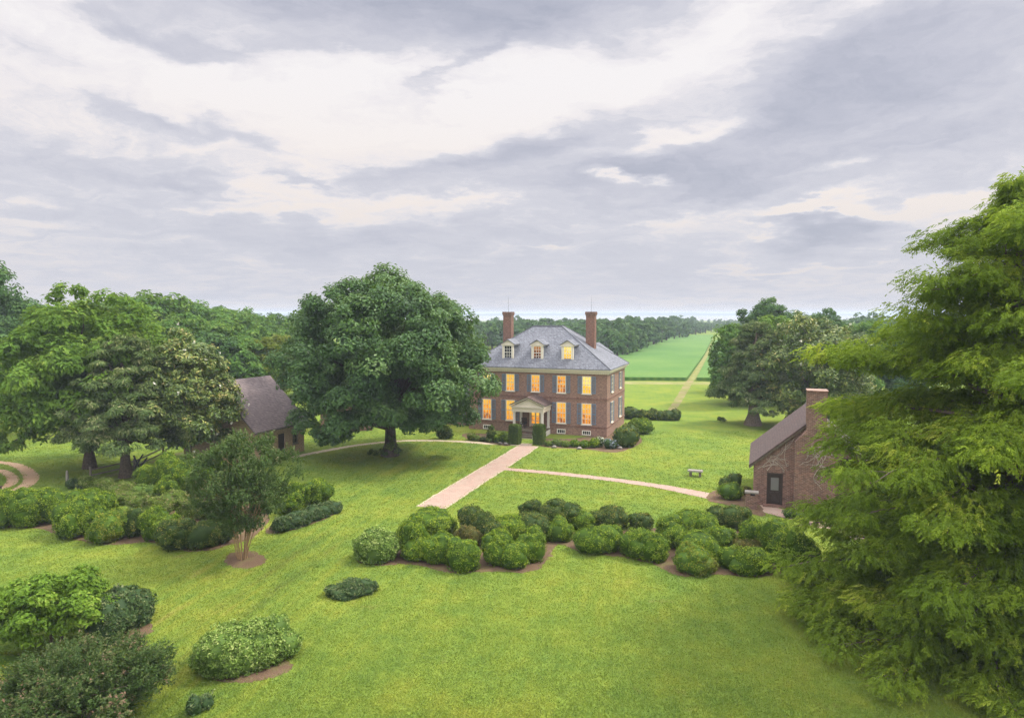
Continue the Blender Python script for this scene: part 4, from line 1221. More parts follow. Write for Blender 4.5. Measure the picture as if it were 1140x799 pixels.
p = G(802, 470); rng = np.random.default_rng(91)
g = Geo(); crown(g, [(0, 0, .35), (.4, .1, .3)], [.45, .4], 300, .16, .1, rng)
o = g.build('shrub', F_BOXD); o.location = (p[0], p[1], 0); tag(o, 'small dark shrub alone on the far lawn left of the old cedar', 'shrub')

# ------------------------------------------------------------------ far woods and far shore (single masses)
def far_wood(name, spots_, seed, mat, per, L):
    rng = np.random.default_rng(seed)
    g = Geo(); C, Rr = [], []
    for (x, y, h) in spots_:
        r = h * rng.uniform(.30, .42)
        for k in range(10):
            d = rand_dirs(rng, 1, -.3)[0]
            C.append((x + d[0] * r * .8, y + d[1] * r * .8, h * (.80 - .07 * k) + d[2] * h * .10)); Rr.append(h * rng.uniform(.14, .21))
        g.tube([(x, y, 0), (x, y, h * .6)], [.4, .2], 5, 1)
    crown(g, C, Rr, per, L, L * .6, rng, sub=5, zmin=-.4)
    return tag(g.build(name, [mat, M_BARK]), kind='stuff')
rng = np.random.default_rng(101)
sp_ = []
def band(px0, px1, yt0, yt1, y0_, y1_, n, jit=4):
    for i in range(n):
        t = (i + rng.uniform(0, 1)) / n
        px = px0 + (px1 - px0) * t
        y = (y0_ + (y1_ - y0_) * t) * rng.uniform(.9, 1.12)
        q = at(px, yt0 + (yt1 - yt0) * t + rng.normal(0, 2.2), y)
        sp_.append((q[0], y, max(7, min(24, q[2]))))
EX, EY = (490, 545, 600, 660, 690, 702, 720, 745, 770, 790, 900), (393, 390, 388, 392, 402, 397, 389, 380.5, 374.5, 370.5, 370)
TX, TY = (490, 560, 640, 690, 720, 745, 770, 780, 792, 900), (359, 355, 357, 356, 354, 353, 354, 357.5, 358.5, 356)
for row, (kd, n_) in enumerate(((1.0, 84), (1.12, 84), (1.3, 74), (1.55, 66), (1.9, 52), (2.4, 40))):
    for i in range(n_):
        px = 490 + 400 * (i + rng.uniform(0, 1)) / n_
        y = G(px, np.interp(px, EX, EY))[1] * kd * rng.uniform(1.0, 1.08)
        if y > 1050: continue
        yt = np.interp(px, TX, TY) + (7 if row == 0 else 3 if row == 1 else 0) * rng.uniform(.3, 1.3) + rng.normal(0, 1.7)
        if row == 0 and 672 < px < 715: yt += 9
        h = at(px, yt, y)[2]
        sp_.append((at(px, yt, y)[0], y, max(6, min(24, h))))
tag(far_wood('woods', sp_, 102, F_WOODD, 60, 1.3), 'blue green far wood between the mansion and the river', 'wood')
sp_ = []
band(-60, 340, 346, 352, 330, 420, 90)
band(860, 1150, 352, 352, 300, 360, 60)
tag(far_wood('woods', sp_, 103, F_WOODD, 46, 1.4), 'hazy woods on the skyline behind the left wood and right grove', 'wood')
# low line of the far bank
g = Geo(); rng = np.random.default_rng(104)
xs = np.linspace(-5600, 5600, 700)
hh = 13 + 4 * np.sin(xs * .002) + rng.normal(0, 1.6, 700)
yb = 4300 + 250 * np.sin(xs * .0007) + 90 * np.sin(xs * .004)
V = np.concatenate([np.c_[xs, yb, np.full(700, -.3)], np.c_[xs, yb + 25, hh], np.c_[xs, yb + 320, hh * 1.05], np.c_[xs, yb + 350, np.full(700, -.3)]])
i = np.arange(699)
g.add(V, np.concatenate([np.stack([i + k * 700, i + 1 + k * 700, i + 1 + (k + 1) * 700, i + (k + 1) * 700], 1) for k in range(3)]), 0, .4)
tag(g.build('far_shore', M_FAR), kind='structure')

# ------------------------------------------------------------------ the feathery bald cypress in the right foreground
def frond(rng):
    """one drooping spray: loose leaflets along a thin rachis, unit length along +x"""
    V, F = [], []
    for i in range(15):
        t = rng.uniform(.02, 1.0); s_ = rng.choice([-1, 1])
        a = s_ * rng.uniform(.25, 1.15); ln = rng.uniform(.22, .46) * (1.1 - .5 * t); w = rng.uniform(.035, .062)
        x, z = t, -.30 * t * t
        dx, dy = math.cos(a), math.sin(a)
        k = len(V)
        V += [(x - dy * w * .6, dx * w * .6, z), (x + dx * ln * .45 + dy * w, dy * ln * .45 - dx * w, z - .05 * ln + rng.normal(0, .02)), (x + dx * ln, dy * ln, z - rng.uniform(.1, .45) * ln), (x + dx * ln * .45 - dy * w, dy * ln * .45 + dx * w, z - .05 * ln + rng.normal(0, .02))]
        F.append((k, k + 1, k + 2, k + 3))
    return np.array(V), np.array(F)
def cypress(loc):
    rng = np.random.default_rng(200)
    t = root('bald_cypress', loc, 0, 'huge feathery light green cypress filling the right foreground', 'tree')
    H = 18.8
    prof_z = [0.3, 2.0, 4.0, 7.0, 9.8, 11.9, 12.7, 14.4, 15.6, 16.4, 17.4, 18.9]
    prof_r = [7.6, 7.9, 7.6, 7.2, 6.6, 6.1, 4.1, 3.8, 3.4, 2.1, 1.1, .2]
    g = Geo(); bk = Geo()
    zz_ = np.linspace(0, H, 12)
    bk.tube(np.stack([np.sin(zz_ * .3) * .12, np.cos(zz_ * .25) * .1, zz_], 1), .62 * (1 - zz_ / H) ** .8 + .03 + .35 * np.exp(-zz_ * 1.5), 10)
    kinds = [frond(rng) for _ in range(8)]
    ff = kinds[0][1]
    # boughs: each carries plumes of sprays along its outer half, plumes hang over one another like shingles
    O, Xd, Nd, Sz, Tn = [], [], [], [], []
    z = .35; i = 0
    while z < H - .3:
        az = i * 2.39996 + rng.normal(0, .25); i += 1
        L = np.interp(z, prof_z, prof_r) * rng.choice([.62, .8, .95, 1.05, 1.12]) * rng.uniform(.92, 1.05)
        rise = np.interp(z, [0, 8, 14, 20], [.06, .16, .36, .6]) + np.clip(rng.normal(0, .15), -.25, .25)
        h = np.array([math.cos(az), math.sin(az), 0]); side = np.array([-h[1], h[0], 0])
        ts = np.linspace(0, 1, 9)
        curve = np.stack([h[0] * L * ts, h[1] * L * ts, z + L * (rise * ts - (.16 + rise * .25) * ts ** 2.2)], 1) + side * (L * .09 * np.sin(ts * 3.3 + i))[:, None]
        curve[:, 2] = np.maximum(curve[:, 2], .35)
        bk.tube(curve, (.045 + .009 * L) * (1 - .88 * ts), 5)
        npl = max(3, int(L * 1.35)); bt = rng.normal(0, .09)
        for k in range(npl):
            u = .30 + .72 * (k + rng.uniform(.1, .9)) / npl
            c = np.array([np.interp(min(u, 1), ts, curve[:, q]) for q in range(3)])
            spread = (1.05 - u * .55) * L * .22
            c = c + side * rng.uniform(-1, 1) * spread + (0, 0, rng.uniform(-.1, .35))
            rr = rng.uniform(.45, 1.15) * (1.0 if L > 3 else .7)
            c[2] = max(c[2], .45)
            j = int(np.clip(u * 8, 0, 8))
            bk.tube([curve[max(0, j - 1)], curve[max(0, j - 1)] * .5 + c * .5 + (0, 0, .1), c], [.02, .014, .005], 3)
            out_ = unit(h * .9 + side * rng.uniform(-.7, .7))
            m_ = int(122 * rr ** 1.8) + 14
            dd = rand_dirs(rng, m_, -.35) 
            P_ = c + dd * rng.uniform(.25, 1.0, (m_, 1)) * rr * np.array([1.05, 1.05, .72])
            st = rng.normal(0, .13)
            for q in range(m_):
                O.append(P_[q])
                Xd.append(out_ * .55 + dd[q] * np.array([.9, .9, .2]) + rng.normal(0, .3, 3) + np.array([0, 0, -.38]))
                Nd.append(np.array([0, 0, .8]) + dd[q] * .5 + rng.normal(0, .35, 3))
                Sz.append(rng.uniform(.28, .52) * (.8 + .2 * rr)); Tn.append(.48 + bt + st + rng.normal(0, .15))
        z += np.interp(z, [0, 2, 4, 6, 14, 20], [.035, .05, .075, .085, .095, .10])
    O, Xd, Nd, Sz, Tn = map(np.array, (O, Xd, Nd, Sz, Tn))
    n = len(O)
    Xd = unit(Xd); Nd = unit(Nd - Xd * np.sum(Nd * Xd, 1, keepdims=True)); Yd = np.cross(Nd, Xd)
    fv = kinds[0][0]
    vv = np.stack([q[0] for q in kinds])[rng.integers(0, 8, n)] * Sz[:, None, None]
    V = O[:, None] + vv[..., :1] * Xd[:, None] + vv[..., 1:2] * Yd[:, None] + vv[..., 2:] * Nd[:, None]
    V[..., 2] = np.maximum(V[..., 2], .05)
    F = (ff[None] + (np.arange(n) * len(fv))[:, None, None]).reshape(-1, 4)
    g.add(V.reshape(-1, 3), F, 0, np.clip(np.repeat(Tn, len(fv)), 0, 1))
    bk.build('trunk', M_BARK_G, t)
    g.build('crown', F_CYP, t)
    print('cypress fronds', n)
    return t
cypress((20.4, 27.5))

# ------------------------------------------------------------------ shrubs
def lobe_px(x0, x1, yt, yb, dd=0.0, base=None):
    """a rounded lump seen between columns x0..x1 and rows yt..yb whose front foot stands at row base (default yb)"""
    base = base or yb
    gy = G((x0 + x1) / 2, base)[1]
    a = (x1 - x0) / 2 * gy / FPX
    y = gy + a * .85 + dd
    c = at((x0 + x1) / 2, (yt + yb) / 2, y)
    return [c[0], c[1], c[2], (x1 - x0) / 2 * y / FPX, (x1 - x0) / 2 * y / FPX * .95, max(.2, (yb - yt) / 2 * y / FPX * .97)]
def ico(n=3):
    import bmesh
    bm = bmesh.new(); bmesh.ops.create_icosphere(bm, subdivisions=n, radius=1)
    V = np.array([v.co[:] for v in bm.verts]); F = np.array([[v.index for v in f.verts] for f in bm.faces]); bm.free()
    return V, F
ICO = ico(3)
def shrub(name, label, lobes, leafmat, seed, dens=330, L=.10, W=.055, cat='shrub', group=None, rough=.10, out=.35, tvar=.25, lift=0.0, top=.12, sat=0):
    """clipped or mounded shrub: lumpy body whose skin is covered in leaves"""
    rng = np.random.default_rng(seed)
    lobes = np.array(lobes, float)
    loc = np.array([lobes[:, 0].mean(), lobes[:, 1].mean(), 0])
    g = Geo()
    V0, F0 = ICO
    if sat:
        more_ = []
        for l in lobes:
            for q in range(sat):
                dd = rand_dirs(rng, 1, -.25)[0]; f = rng.uniform(.36, .58)
                c_ = l[:3] + dd * l[3:] * rng.uniform(.55, .78)
                more_.append([*c_, l[3] * f * rng.uniform(.85, 1.2), l[4] * f, l[5] * f * rng.uniform(.8, 1.1)])
        lobes = np.concatenate([lobes, more_])
    for (cx, cy_, cz_, rx, ry, rz_) in lobes:
        ph = rng.uniform(0, 6.28, (6, 3)); fr = rng.normal(0, 2.4, (6, 3))
        def bump(d):
            return sum(np.sin(d @ fr[k] + ph[k, 0]) for k in range(6)) / 6 * rough * 2.2
        sc = np.array([rx, ry, rz_])
        B = V0 * (.90 + bump(V0))[:, None] * sc + (cx, cy_, cz_)
        B[:, 2] = np.maximum(B[:, 2], .02 + lift)
        g.add(B, F0, 0, np.clip(.12 + rng.normal(0, .08, len(B)), 0, 1), True)
        area = 4 * np.pi * ((rx * ry) ** 1.6 / 3 + 2 * (rx * rz_) ** 1.6 / 3) ** (1 / 1.6)
        n = int(area * dens)
        d = rand_dirs(rng, n)
        # little shoots: gather leaves into tufts
        k = max(40, n // 30)
        td = rand_dirs(rng, k); ti = rng.integers(0, k, n)
        d = unit(td[ti] + rng.normal(0, 1.0, (n, 3)) * (1.25 / math.sqrt(k)))
        toff = rng.normal(0, .10, k)
        P_ = d * (.95 + bump(d) + rng.normal(0, .02, n) + (rng.uniform(-.05, .085, k) * min(1.6, .9 / rx) ** .7)[ti] - .9 * np.sum((d - td[ti]) ** 2, 1))[:, None] * sc + (cx, cy_, cz_)
        shoot = (rng.random(k) < .10)[ti]
        P_ = P_ + d * (shoot * rng.uniform(0, .16, n))[:, None] + (rng.normal(0, 1, (n, 3)) * .012)
        ok = P_[:, 2] > .03 + lift
        N_ = d / sc
        N_ = unit(N_) + rng.normal(0, out, (n, 3)) + (0, 0, .25)
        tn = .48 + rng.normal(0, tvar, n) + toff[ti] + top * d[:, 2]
        T_ = unit(d / sc) * .7 + rng.normal(0, .6, (n, 3)) + (0, 0, .3)
        leaves(g, P_[ok], N_[ok], L, W, rng, np.clip(tn[ok], 0, 1), T_[ok])
    o = g.build(name, leafmat, loc=loc)
    return tag(o, label, cat, group)

# round azaleas and low shrubs
shrub('azalea_shrub', 'pale green rounded azalea at the left end of the central boxwoods', [lobe_px(393, 446, 587, 630)], F_AZAL, 301, 420, .13, .065, rough=.06, out=.6, sat=4)
shrub('azalea_shrub', 'large oval azalea alone on the near lawn in a mulch ring', [lobe_px(216, 300, 694, 757), lobe_px(250, 324, 690, 750, .2)], F_AZAL, 302, 520, .125, .06, rough=.05, out=.8, sat=4, tvar=.24)
shrub('viburnum_shrub', 'dark grey green viburnum behind the bright leafy shrub', [lobe_px(108, 150, 660, 712), lobe_px(120, 169, 652, 704, .2), lobe_px(100, 135, 668, 722, -.1)], F_VIB, 303, 330, .17, .08, rough=.12, out=.7, sat=4)
shrub('juniper_mat', 'low dark spreading juniper clump alone on the lawn left of centre', [lobe_px(363, 400, 650, 668), lobe_px(375, 410, 646, 667), lobe_px(388, 418, 644, 664), lobe_px(380, 402, 644, 660, .3)], F_VIB, 304, 420, .20, .045, rough=.16, out=.9, sat=3)
shrub('seedling_shrub', 'tiny blue green plant on the near lawn below the oval azalea', [lobe_px(206, 226, 774, 798), lobe_px(218, 239, 772, 792)], F_VIB, 305, 300, .14, .05, rough=.14, out=.8)

CG = 'central cloud clipped boxwoods'
BX = [
    ('bright boxwood of several merged lumps beside the pale azalea', F_BOX, [(441, 478, 575, 622), (455, 510, 568, 600), (470, 512, 590, 630), (446, 480, 596, 626), (458, 500, 563, 590)]),
    ('smooth single globe boxwood standing forward in the central row', F_BOX, [(494, 537, 600, 639)]),
    ('bronzed small boxwood peeping over the smooth globe', F_BRONZ, [(507, 535, 583, 612)]),
    ('tall dark ragged boxwood behind the bronzed one', F_BOXD, [(510, 540, 560, 600), (525, 555, 568, 606), (538, 562, 578, 612)]),
    ('widest many lumped boxwood right of the smooth globe', F_BOX, [(537, 572, 588, 628), (545, 590, 573, 610), (555, 590, 605, 636), (572, 608, 594, 628), (540, 566, 600, 632), (585, 606, 585, 612)]),
    ('loose leaved green boxwood behind the widest one', F_BOXD, [(572, 612, 566, 604), (582, 610, 578, 606)]),
    ('round front boxwood in the gap at the bare soil', F_BOX, [(606, 639, 578, 605), (612, 634, 574, 598)]),
    ('dark flat topped boxwood nearest the lawn walk', F_BOXD, [(578, 606, 556, 580), (600, 640, 555, 588), (622, 652, 560, 590)]),
    ('bright low boxwood mound behind the long oval one', F_BOX, [(632, 664, 567, 592)]),
    ('long oval bright boxwood right of the bare soil', F_BOX, [(638, 680, 585, 619), (655, 695, 582, 617)]),
    ('dark reddish boxwood behind the long oval one', F_BOXD, [(662, 700, 563, 592), (655, 680, 568, 590)]),
    ('small round very dark boxwood between two bright mounds', F_BOXD, [(700, 727, 569, 592)]),
    ('smooth bright boxwood left of the cascading group', F_BOX, [(690, 735, 588, 624), (710, 746, 592, 628)]),
    ('tall boxwood at the back of the cascading group', F_BOX, [(728, 765, 572, 606), (748, 795, 566, 598), (770, 802, 575, 605), (735, 765, 584, 612)]),
    ('sloping boxwood in the middle of the cascading group', F_BOX, [(752, 795, 590, 625), (785, 822, 585, 612), (778, 805, 600, 628)]),
    ('yellow tipped round boxwood at the foot of the cascading group', F_BOXY, [(752, 800, 610, 643), (753, 780, 600, 636)]),
    ('dark boxwood hedge behind next to the brick walk', F_BOXD, [(784, 812, 563, 588), (802, 838, 562, 592)]),
    ('pair lumped boxwood in front of the cottage path', F_BOX, [(799, 828, 606, 636), (812, 858, 608, 643)]),
    ('bronzed boxwood top above the pair lumped one', F_BRONZ, [(818, 850, 597, 622)]),
    ('tall boxwood curtain at the right end of the central row', F_BOX, [(822, 852, 574, 618), (845, 884, 575, 625), (858, 880, 590, 636)]),
    ('last boxwood of the central row tucked under the feathery cypress', F_BOX, [(874, 900, 588, 640), (884, 912, 596, 640)]),
]
for i, (lab, fm, lb) in enumerate(BX):
    shrub('boxwood_shrub', lab, [lobe_px(*b) for b in lb], fm, 320 + i, 340, .095, .052, group=CG, rough=.06 if fm is F_BOX and len(lb) < 3 else .09, out=.42 if fm is F_BOX else .6, sat=(3 if len(lb) < 2 else 5) if fm is F_BOX else 5)
LG = 'boxwoods of the left garden bed'
BX2 = [
    ('long bright hedge like boxwood at the left picture edge', F_BOX, [(-35, 30, 545, 590), (5, 55, 541, 589), (35, 76, 543, 586)]),
    ('big domed boxwood between the long hedge and the yellowed one', F_BOX, [(60, 103, 552, 602), (72, 126, 541, 596), (95, 130, 545, 590)]),
    ('yellowed boxwood globe in the left bed', F_BOXY, [(98, 135, 570, 608), (115, 150, 568, 602)]),
    ('small dark boxwood right of the yellowed globe', F_BOXD, [(138, 162, 564, 600)]),
    ('spreading green boxwood before the perennials', F_BOX, [(156, 190, 563, 604), (170, 205, 572, 608)]),
    ('long dark boxwood under the slender crape myrtle', F_BOXD, [(176, 216, 575, 616), (205, 245, 578, 613), (235, 262, 574, 607)]),
    ('tall boxwood at the back left of the garden bed', F_BOX, [(152, 178, 516, 550), (170, 205, 505, 552), (190, 226, 510, 556)]),
    ('boxwood hidden behind the crown of the slender crape myrtle', F_BOX, [(220, 258, 512, 556), (172, 198, 530, 560)]),
    ('dense boxwood right of the slender crape myrtle', F_BOX, [(316, 345, 536, 572), (336, 368, 534, 566), (310, 335, 545, 578)]),
]
for i, (lab, fm, lb) in enumerate(BX2):
    shrub('boxwood_shrub', lab, [lobe_px(*b) for b in lb], fm, 360 + i, 300, .11, .06, group=LG, rough=.12, out=.55, sat=6)
# strip of low blue green edging plants
PL = []
for k in range(6):
    PL.append(lobe_px(303 + k * 11, 326 + k * 11, 573 - k * 3.2, 594 - k * 4.2))
shrub('edging_plants', 'low blue green strip of edging plants right of the crape myrtle', PL, F_VIB, 380, 420, .16, .06, 'plants', rough=.16, out=.8)
PB = [('mixed yellow green perennials in the middle of the left bed', [(120, 150, 546, 564), (142, 172, 548, 572), (158, 188, 552, 578), (176, 204, 548, 570)], F_PEREN, 381),
      ('pale flowering perennials at the back of the left bed', [(104, 126, 532, 552), (122, 150, 536, 556), (88, 108, 530, 546)], F_PEREN, 382),
      ('low leafy perennials between the spreading and the tallest boxwoods', [(186, 210, 545, 566), (200, 226, 552, 576), (214, 240, 556, 580), (228, 252, 558, 580)], F_PEREN, 384),
      ('soft green perennials in front of the tallest back boxwood', [(150, 168, 538, 556), (164, 184, 540, 556)], F_AZAL, 385),
      ('silvery bush by the grey fence post', [(74, 84, 532, 545), (80, 92, 533, 544), (88, 98, 534, 545)], F_VIB, 383)]
for lab, lb, fm, sd in PB:
    shrub('perennial_plants', lab, [lobe_px(*b) for b in lb], fm, sd, 420, .16, .07, 'plants', rough=.2, out=.9, tvar=.25)

# around the mansion
def cube_lobe(x0, x1, yt, yb):
    return lobe_px(x0, x1, yt, yb)
def clipped(label, px, py, w, h, seed, fm=F_BOXD):
    """square clipped box beside the steps"""
    rng = np.random.default_rng(seed)
    p = G(px, py); g = Geo()
    n = 2600
    f = rng.integers(0, 6, n); u, v = rng.uniform(-1, 1, n), rng.uniform(-1, 1, n)
    Pn = np.zeros((n, 3)); Nn = np.zeros((n, 3))
    for k in range(6):
        m_ = f == k; ax, s = k // 2, 1 if k % 2 else -1
        o_ = [a for a in range(3) if a != ax]
        Pn[m_, ax] = s; Pn[np.ix_(m_, [o_[0]])] = u[m_][:, None]; Pn[np.ix_(m_, [o_[1]])] = v[m_][:, None]; Nn[m_, ax] = s
    Pn *= (1 - .10 * (np.abs(Pn).sum(1, keepdims=True) - 1.6).clip(0)) * rng.uniform(.97, 1.06, (n, 1))
    q = Pn * (w / 2, w / 2, h / 2) + (0, 0, h / 2 + .02)
    g.box(-w * .45, w * .45, -w * .45, w * .45, .01, h * .95)
    leaves(g, q, Nn + rng.normal(0, .4, (n, 3)), .13, .075, rng, np.clip(.5 + rng.normal(0, .18, n), 0, 1))
    o = g.build('clipped_boxwood', fm); o.location = (p[0], p[1] + w / 2, 0); o.rotation_euler = (0, 0, HTH)
    return tag(o, label, 'shrub', 'clipped boxwoods flanking the steps')
clipped('square clipped boxwood left of the porch steps', 573.5, 495, 1.15, 2.0, 400)
clipped('square clipped boxwood right of the porch steps', 600.5, 495.5, 1.15, 2.05, 401)
FG = 'foundation planting of the mansion'
for lab, lb, fm, sd, nm in (
        ('narrow dark shrub between the left basement window and the steps', [(543, 552, 472, 491), (541, 554, 478, 492)], F_BOXD, 402, 'shrub'),
        ('light green low mound at the left corner of the mansion', [(520, 531, 482, 490.5), (526, 534, 484, 491)], F_PEREN, 403, 'perennial_plants'),
        ('leafy green perennials left of the clipped boxwood', [(549, 560, 483, 493), (556, 567, 480, 493), (561, 568, 485, 494)], F_BOX, 404, 'perennial_plants'),
        ('sparse low plants under the narrow dark shrub', [(533, 542, 486, 491.5), (539, 549, 487, 492.5)], F_BOXD, 405, 'perennial_plants'),
        ('low yellow green plants under the middle basement window', [(606, 616, 490, 497), (614, 626, 488, 497), (624, 636, 490, 498)], F_PEREN, 406, 'perennial_plants'),
        ('low leafy plants under the right basement window', [(634, 646, 489, 498), (644, 658, 490, 499), (655, 668, 488, 499)], F_BOX, 407, 'perennial_plants'),
        ('white flowering shrub left of the blue hydrangea', [(664, 674, 486, 498)], F_WHTF, 408, 'flowering_shrub'),
        ('blue grey hydrangea by the right corner of the mansion', [(672, 683, 488, 500), (678, 688, 490, 500)], F_HYDR, 409, 'hydrangea'),
        ('big round boxwood at the right corner of the mansion', [(682, 710, 473, 499), (690, 713, 471, 494)], F_BOXD, 410, 'boxwood_shrub'),
        ('round boxwood just behind the big corner one', [(699, 727, 464, 484)], F_BOX, 411, 'boxwood_shrub'),
        ('climbing dark shrub against the brick wing left of the mansion', [(486, 497, 470, 489), (493, 504, 474, 489)], F_BOXD, 412, 'shrub')):
    shrub(nm, lab, [lobe_px(*b) for b in lb], fm, sd, 160, .20, .10, 'shrub' if 'shrub' in nm or nm == 'hydrangea' else 'plants', FG, rough=.1, out=.6)
BG = 'boxwoods behind the mansion'
for lab, lb, sd in (('left boxwood of the dark row behind the mansion', [(692, 712, 453, 467), (706, 722, 455, 468)], 420),
                    ('middle boxwood of the dark row behind the mansion', [(718, 734, 454, 468), (728, 740, 456, 468)], 421),
                    ('right boxwood of the dark row behind the mansion', [(736, 752, 456, 468.5), (746, 759, 455, 468.5)], 422)):
    shrub('boxwood_shrub', lab, [lobe_px(*b) for b in lb], F_BOXD, sd, 110, .24, .13, group=BG)
shrub('boxwood_shrub', 'round boxwood in the mulch beside the cottage walk', [lobe_px(800, 827, 536, 558)], F_BOX, 423, 300, .11, .06)
shrub('boxwood_shrub', 'darker ragged boxwood behind the round one by the cottage walk', [lobe_px(800, 814, 530, 547, .4), lobe_px(808, 826, 525, 546, .6)], F_BOXD, 424, 300, .11, .06, out=.7)
shrub('perennial_plants', 'low grey green plants at the foot of the cottage wall', [lobe_px(872, 885, 565, 578), lobe_px(884, 898, 570, 580)], F_VIB, 425, 300, .13, .06, 'plants', rough=.2, out=.8)
shrub('dry_plant', 'small dry brown plant between the round boxwood and brick pier', [lobe_px(827, 836, 541, 552)], F_BRONZ, 426, 300, .13, .06, 'plants', rough=.2, out=.8)

# ------------------------------------------------------------------ crape myrtles and the bright leafy shrub
def vase(name, label, loc, H, rad, z0, nstem, leafmat, barkmat, per, L, W, seed, cat='small tree', spread=.42, nl=60, stem_r=.055, cz=None, zu=None, zd=None, taper=1.0):
    rng = np.random.default_rng(seed)
    t = root(name, loc, 0, label, cat)
    cz = cz or (z0 + H) / 2; zu = zu or (H - cz); zd = zd or (cz - z0)
    C, Rr = env_lobes(rng, nl, rad, zu * .97, zd, cz, rad * .22, .35, -.97, k=.84, wob=.12)
    lowf = np.clip((cz - C[:, 2]) / max(zd, .1), 0, 1)[:, None]
    C[:, :2] *= 1 - (1 - taper) * lowf
    for i in range(nstem):
        a = i * 2.4 + rng.normal(0, .3)
        e = np.array([math.cos(a), math.sin(a), 0]) * rad * spread * rng.uniform(.45, 1.15); e[2] = cz * rng.uniform(.9, 1.15)
        b = np.array([math.cos(a), math.sin(a), 0]) * rng.uniform(.08, .30)
        ts = np.linspace(0, 1, 7)
        path = b + (e - b) * np.stack([ts ** 1.25, ts ** 1.25, ts], 1) + rng.normal(0, .02, (7, 3))
        path[0, 2] = 0
        g = Geo(); g.tube(path, stem_r * rng.uniform(.7, 1.1) * (1 - .65 * ts), 6)
        for k in range(4):
            j = rng.integers(0, len(C)); f = rng.uniform(.55, .9)
            q = path[int(f * 6)]
            g.tube([q, q * .5 + C[j] * .5 + (0, 0, .15), C[j]], [stem_r * .4, stem_r * .25, .006], 4)
        g.build('stem', barkmat, t)
    g = Geo()
    li = rng.integers(0, len(C), int(per * 22))
    n = len(li)
    d = rand_dirs(rng, n, -.5)
    axis = unit(unit(C[li] - np.array([0, 0, z0 - H * .25])) + rng.normal(0, .28, (n, 3)))      # shoots run up and out
    base = C[li] + d * (Rr[li] * rng.uniform(.3, 1.0, n))[:, None]
    sl = rng.uniform(.25, .6, n) * rad * .24
    k = 9
    f = np.tile(np.linspace(0, 1, k), n)
    si = np.repeat(np.arange(n), k)
    Pp = base[si] + axis[si] * (f * sl[si])[:, None] + rng.normal(0, .025, (n * k, 3))
    Nn = rng.normal(0, .55, (n * k, 3)) + (0, 0, .7) + axis[si] * .2
    tn = .45 + rng.normal(0, .13, n)[si] + rng.normal(0, .10, n * k) + .26 * (f - .4) + rng.normal(0, .05, len(C))[li][si]
    leaves(g, Pp, Nn, L, W, rng, np.clip(tn, 0, 1), axis[si] + rng.normal(0, .6, (n * k, 3)))
    g.build('crown', leafmat, t)
    return t
p = G(270, 622)
vase('crape_myrtle', 'slender vase shaped crape myrtle with tan bare stems', (p[0], p[1], 0), 6.9, 2.75, 1.25, 13, F_MYRT, M_BARK_L, 300, .14, .06, 500, stem_r=.038, spread=.6, cz=4.1, taper=.62, nl=80)
p = G(98, 800)
vase('crape_myrtle', 'dark crape myrtle with reddish buds in the near left corner', (p[0] - .05, p[1] - .3, 0), 2.3, 2.55, .40, 10, F_MYRTR, M_BARK_G, 330, .12, .045, 501, 'shrub', spread=.6, cz=1.25)
p = G(45, 733)
t = root('leafy_shrub', (p[0] - .15, p[1] + .9, 0), 0, 'bright green leafy shrub on short trunks at the left edge', 'shrub')
rng = np.random.default_rng(502)
C, Rr = env_lobes(rng, 46, 2.15, 1.1, .9, 1.65, .52, .3, -.8)
trunk_geo(rng, 1.5, .10, C, 10).build('trunk', M_BARK, t)
g = trunk_geo(rng, 1.5, .09, C, 8); 
for i in range(len(g.v)): g.v[i] = g.v[i] + np.array([.95, -.35, 0], np.float32) * np.clip(1 - g.v[i][:, 2:3] / 1.6, 0, 1)
g.build('trunk', M_BARK, t)
g = Geo(); crown(g, C, Rr, 560, .17, .095, rng, sub=9, up=.6); g.build('crown', F_SHRT, t)
p = G(-30, 760)
shrub('groundcover_mound', 'low yellow green mound below the bright leafy shrub at the left edge', [lobe_px(-60, 28, 733, 765)], F_BOXY, 503, 300, .09, .05, rough=.05)

# ------------------------------------------------------------------ rail fence by the drive and small things
def pole(g, a, b, r):
    g.tube([a, (np.array(a) + np.array(b)) / 2, b], [r, r * 1.05, r * .92], 6)
fr = root('rail_fence', G(101, 535), 0, 'weathered split rail fence running past the cedar trunk', 'fence')
o0 = np.array([*G(101, 535), 0])
posts = [G(101, 535), G(136, 527.5), G(150, 525), G(182, 509.5)]
for q in posts:
    g = Geo(); pole(g, np.array([*q, 0]) - o0, np.array([*q, 1.15]) - o0, .09); g.build('post', M_GREYWOOD, fr)
for a, b in zip(posts[:-1], posts[1:]):
    for z in (.45, .9):
        g = Geo(); pole(g, np.array([*a, z]) - o0, np.array([*b, z + .03]) - o0, .06); g.build('rail', M_GREYWOOD, fr)
for a, b in (((.0, .0, 0), (.9, .3, 1.6)), ((.9, .0, 0), (.1, .3, 1.5)), ((.4, -.1, 0), (1.3, .2, 1.35))):
    c = np.array([*G(146, 527), 0]) - o0
    g = Geo(); pole(g, c + a, c + b, .07); g.build('crossed_pole', M_DARK, fr)
q = G(75, 541)
g = Geo(); pole(g, (0, 0, 0), (.02, 0, 1.15), .10); pole(g, (.02, 0, 1.15), (.02, 0, 1.25), .07)
o = g.build('fence_post', M_STONE); o.location = (q[0], q[1], 0); tag(o, 'lone pale grey post at the back of the left garden bed', 'post')
q = G(1.5, 555)
g = Geo(); pole(g, (0, 0, 0), (0, 0, .9), .07); g.box(-.09, .09, -.09, .09, .9, .96)
o = g.build('fence_post', M_DKWOOD); o.location = (q[0], q[1], 0); tag(o, 'short dark post beside the sandy drive at the left edge', 'post')
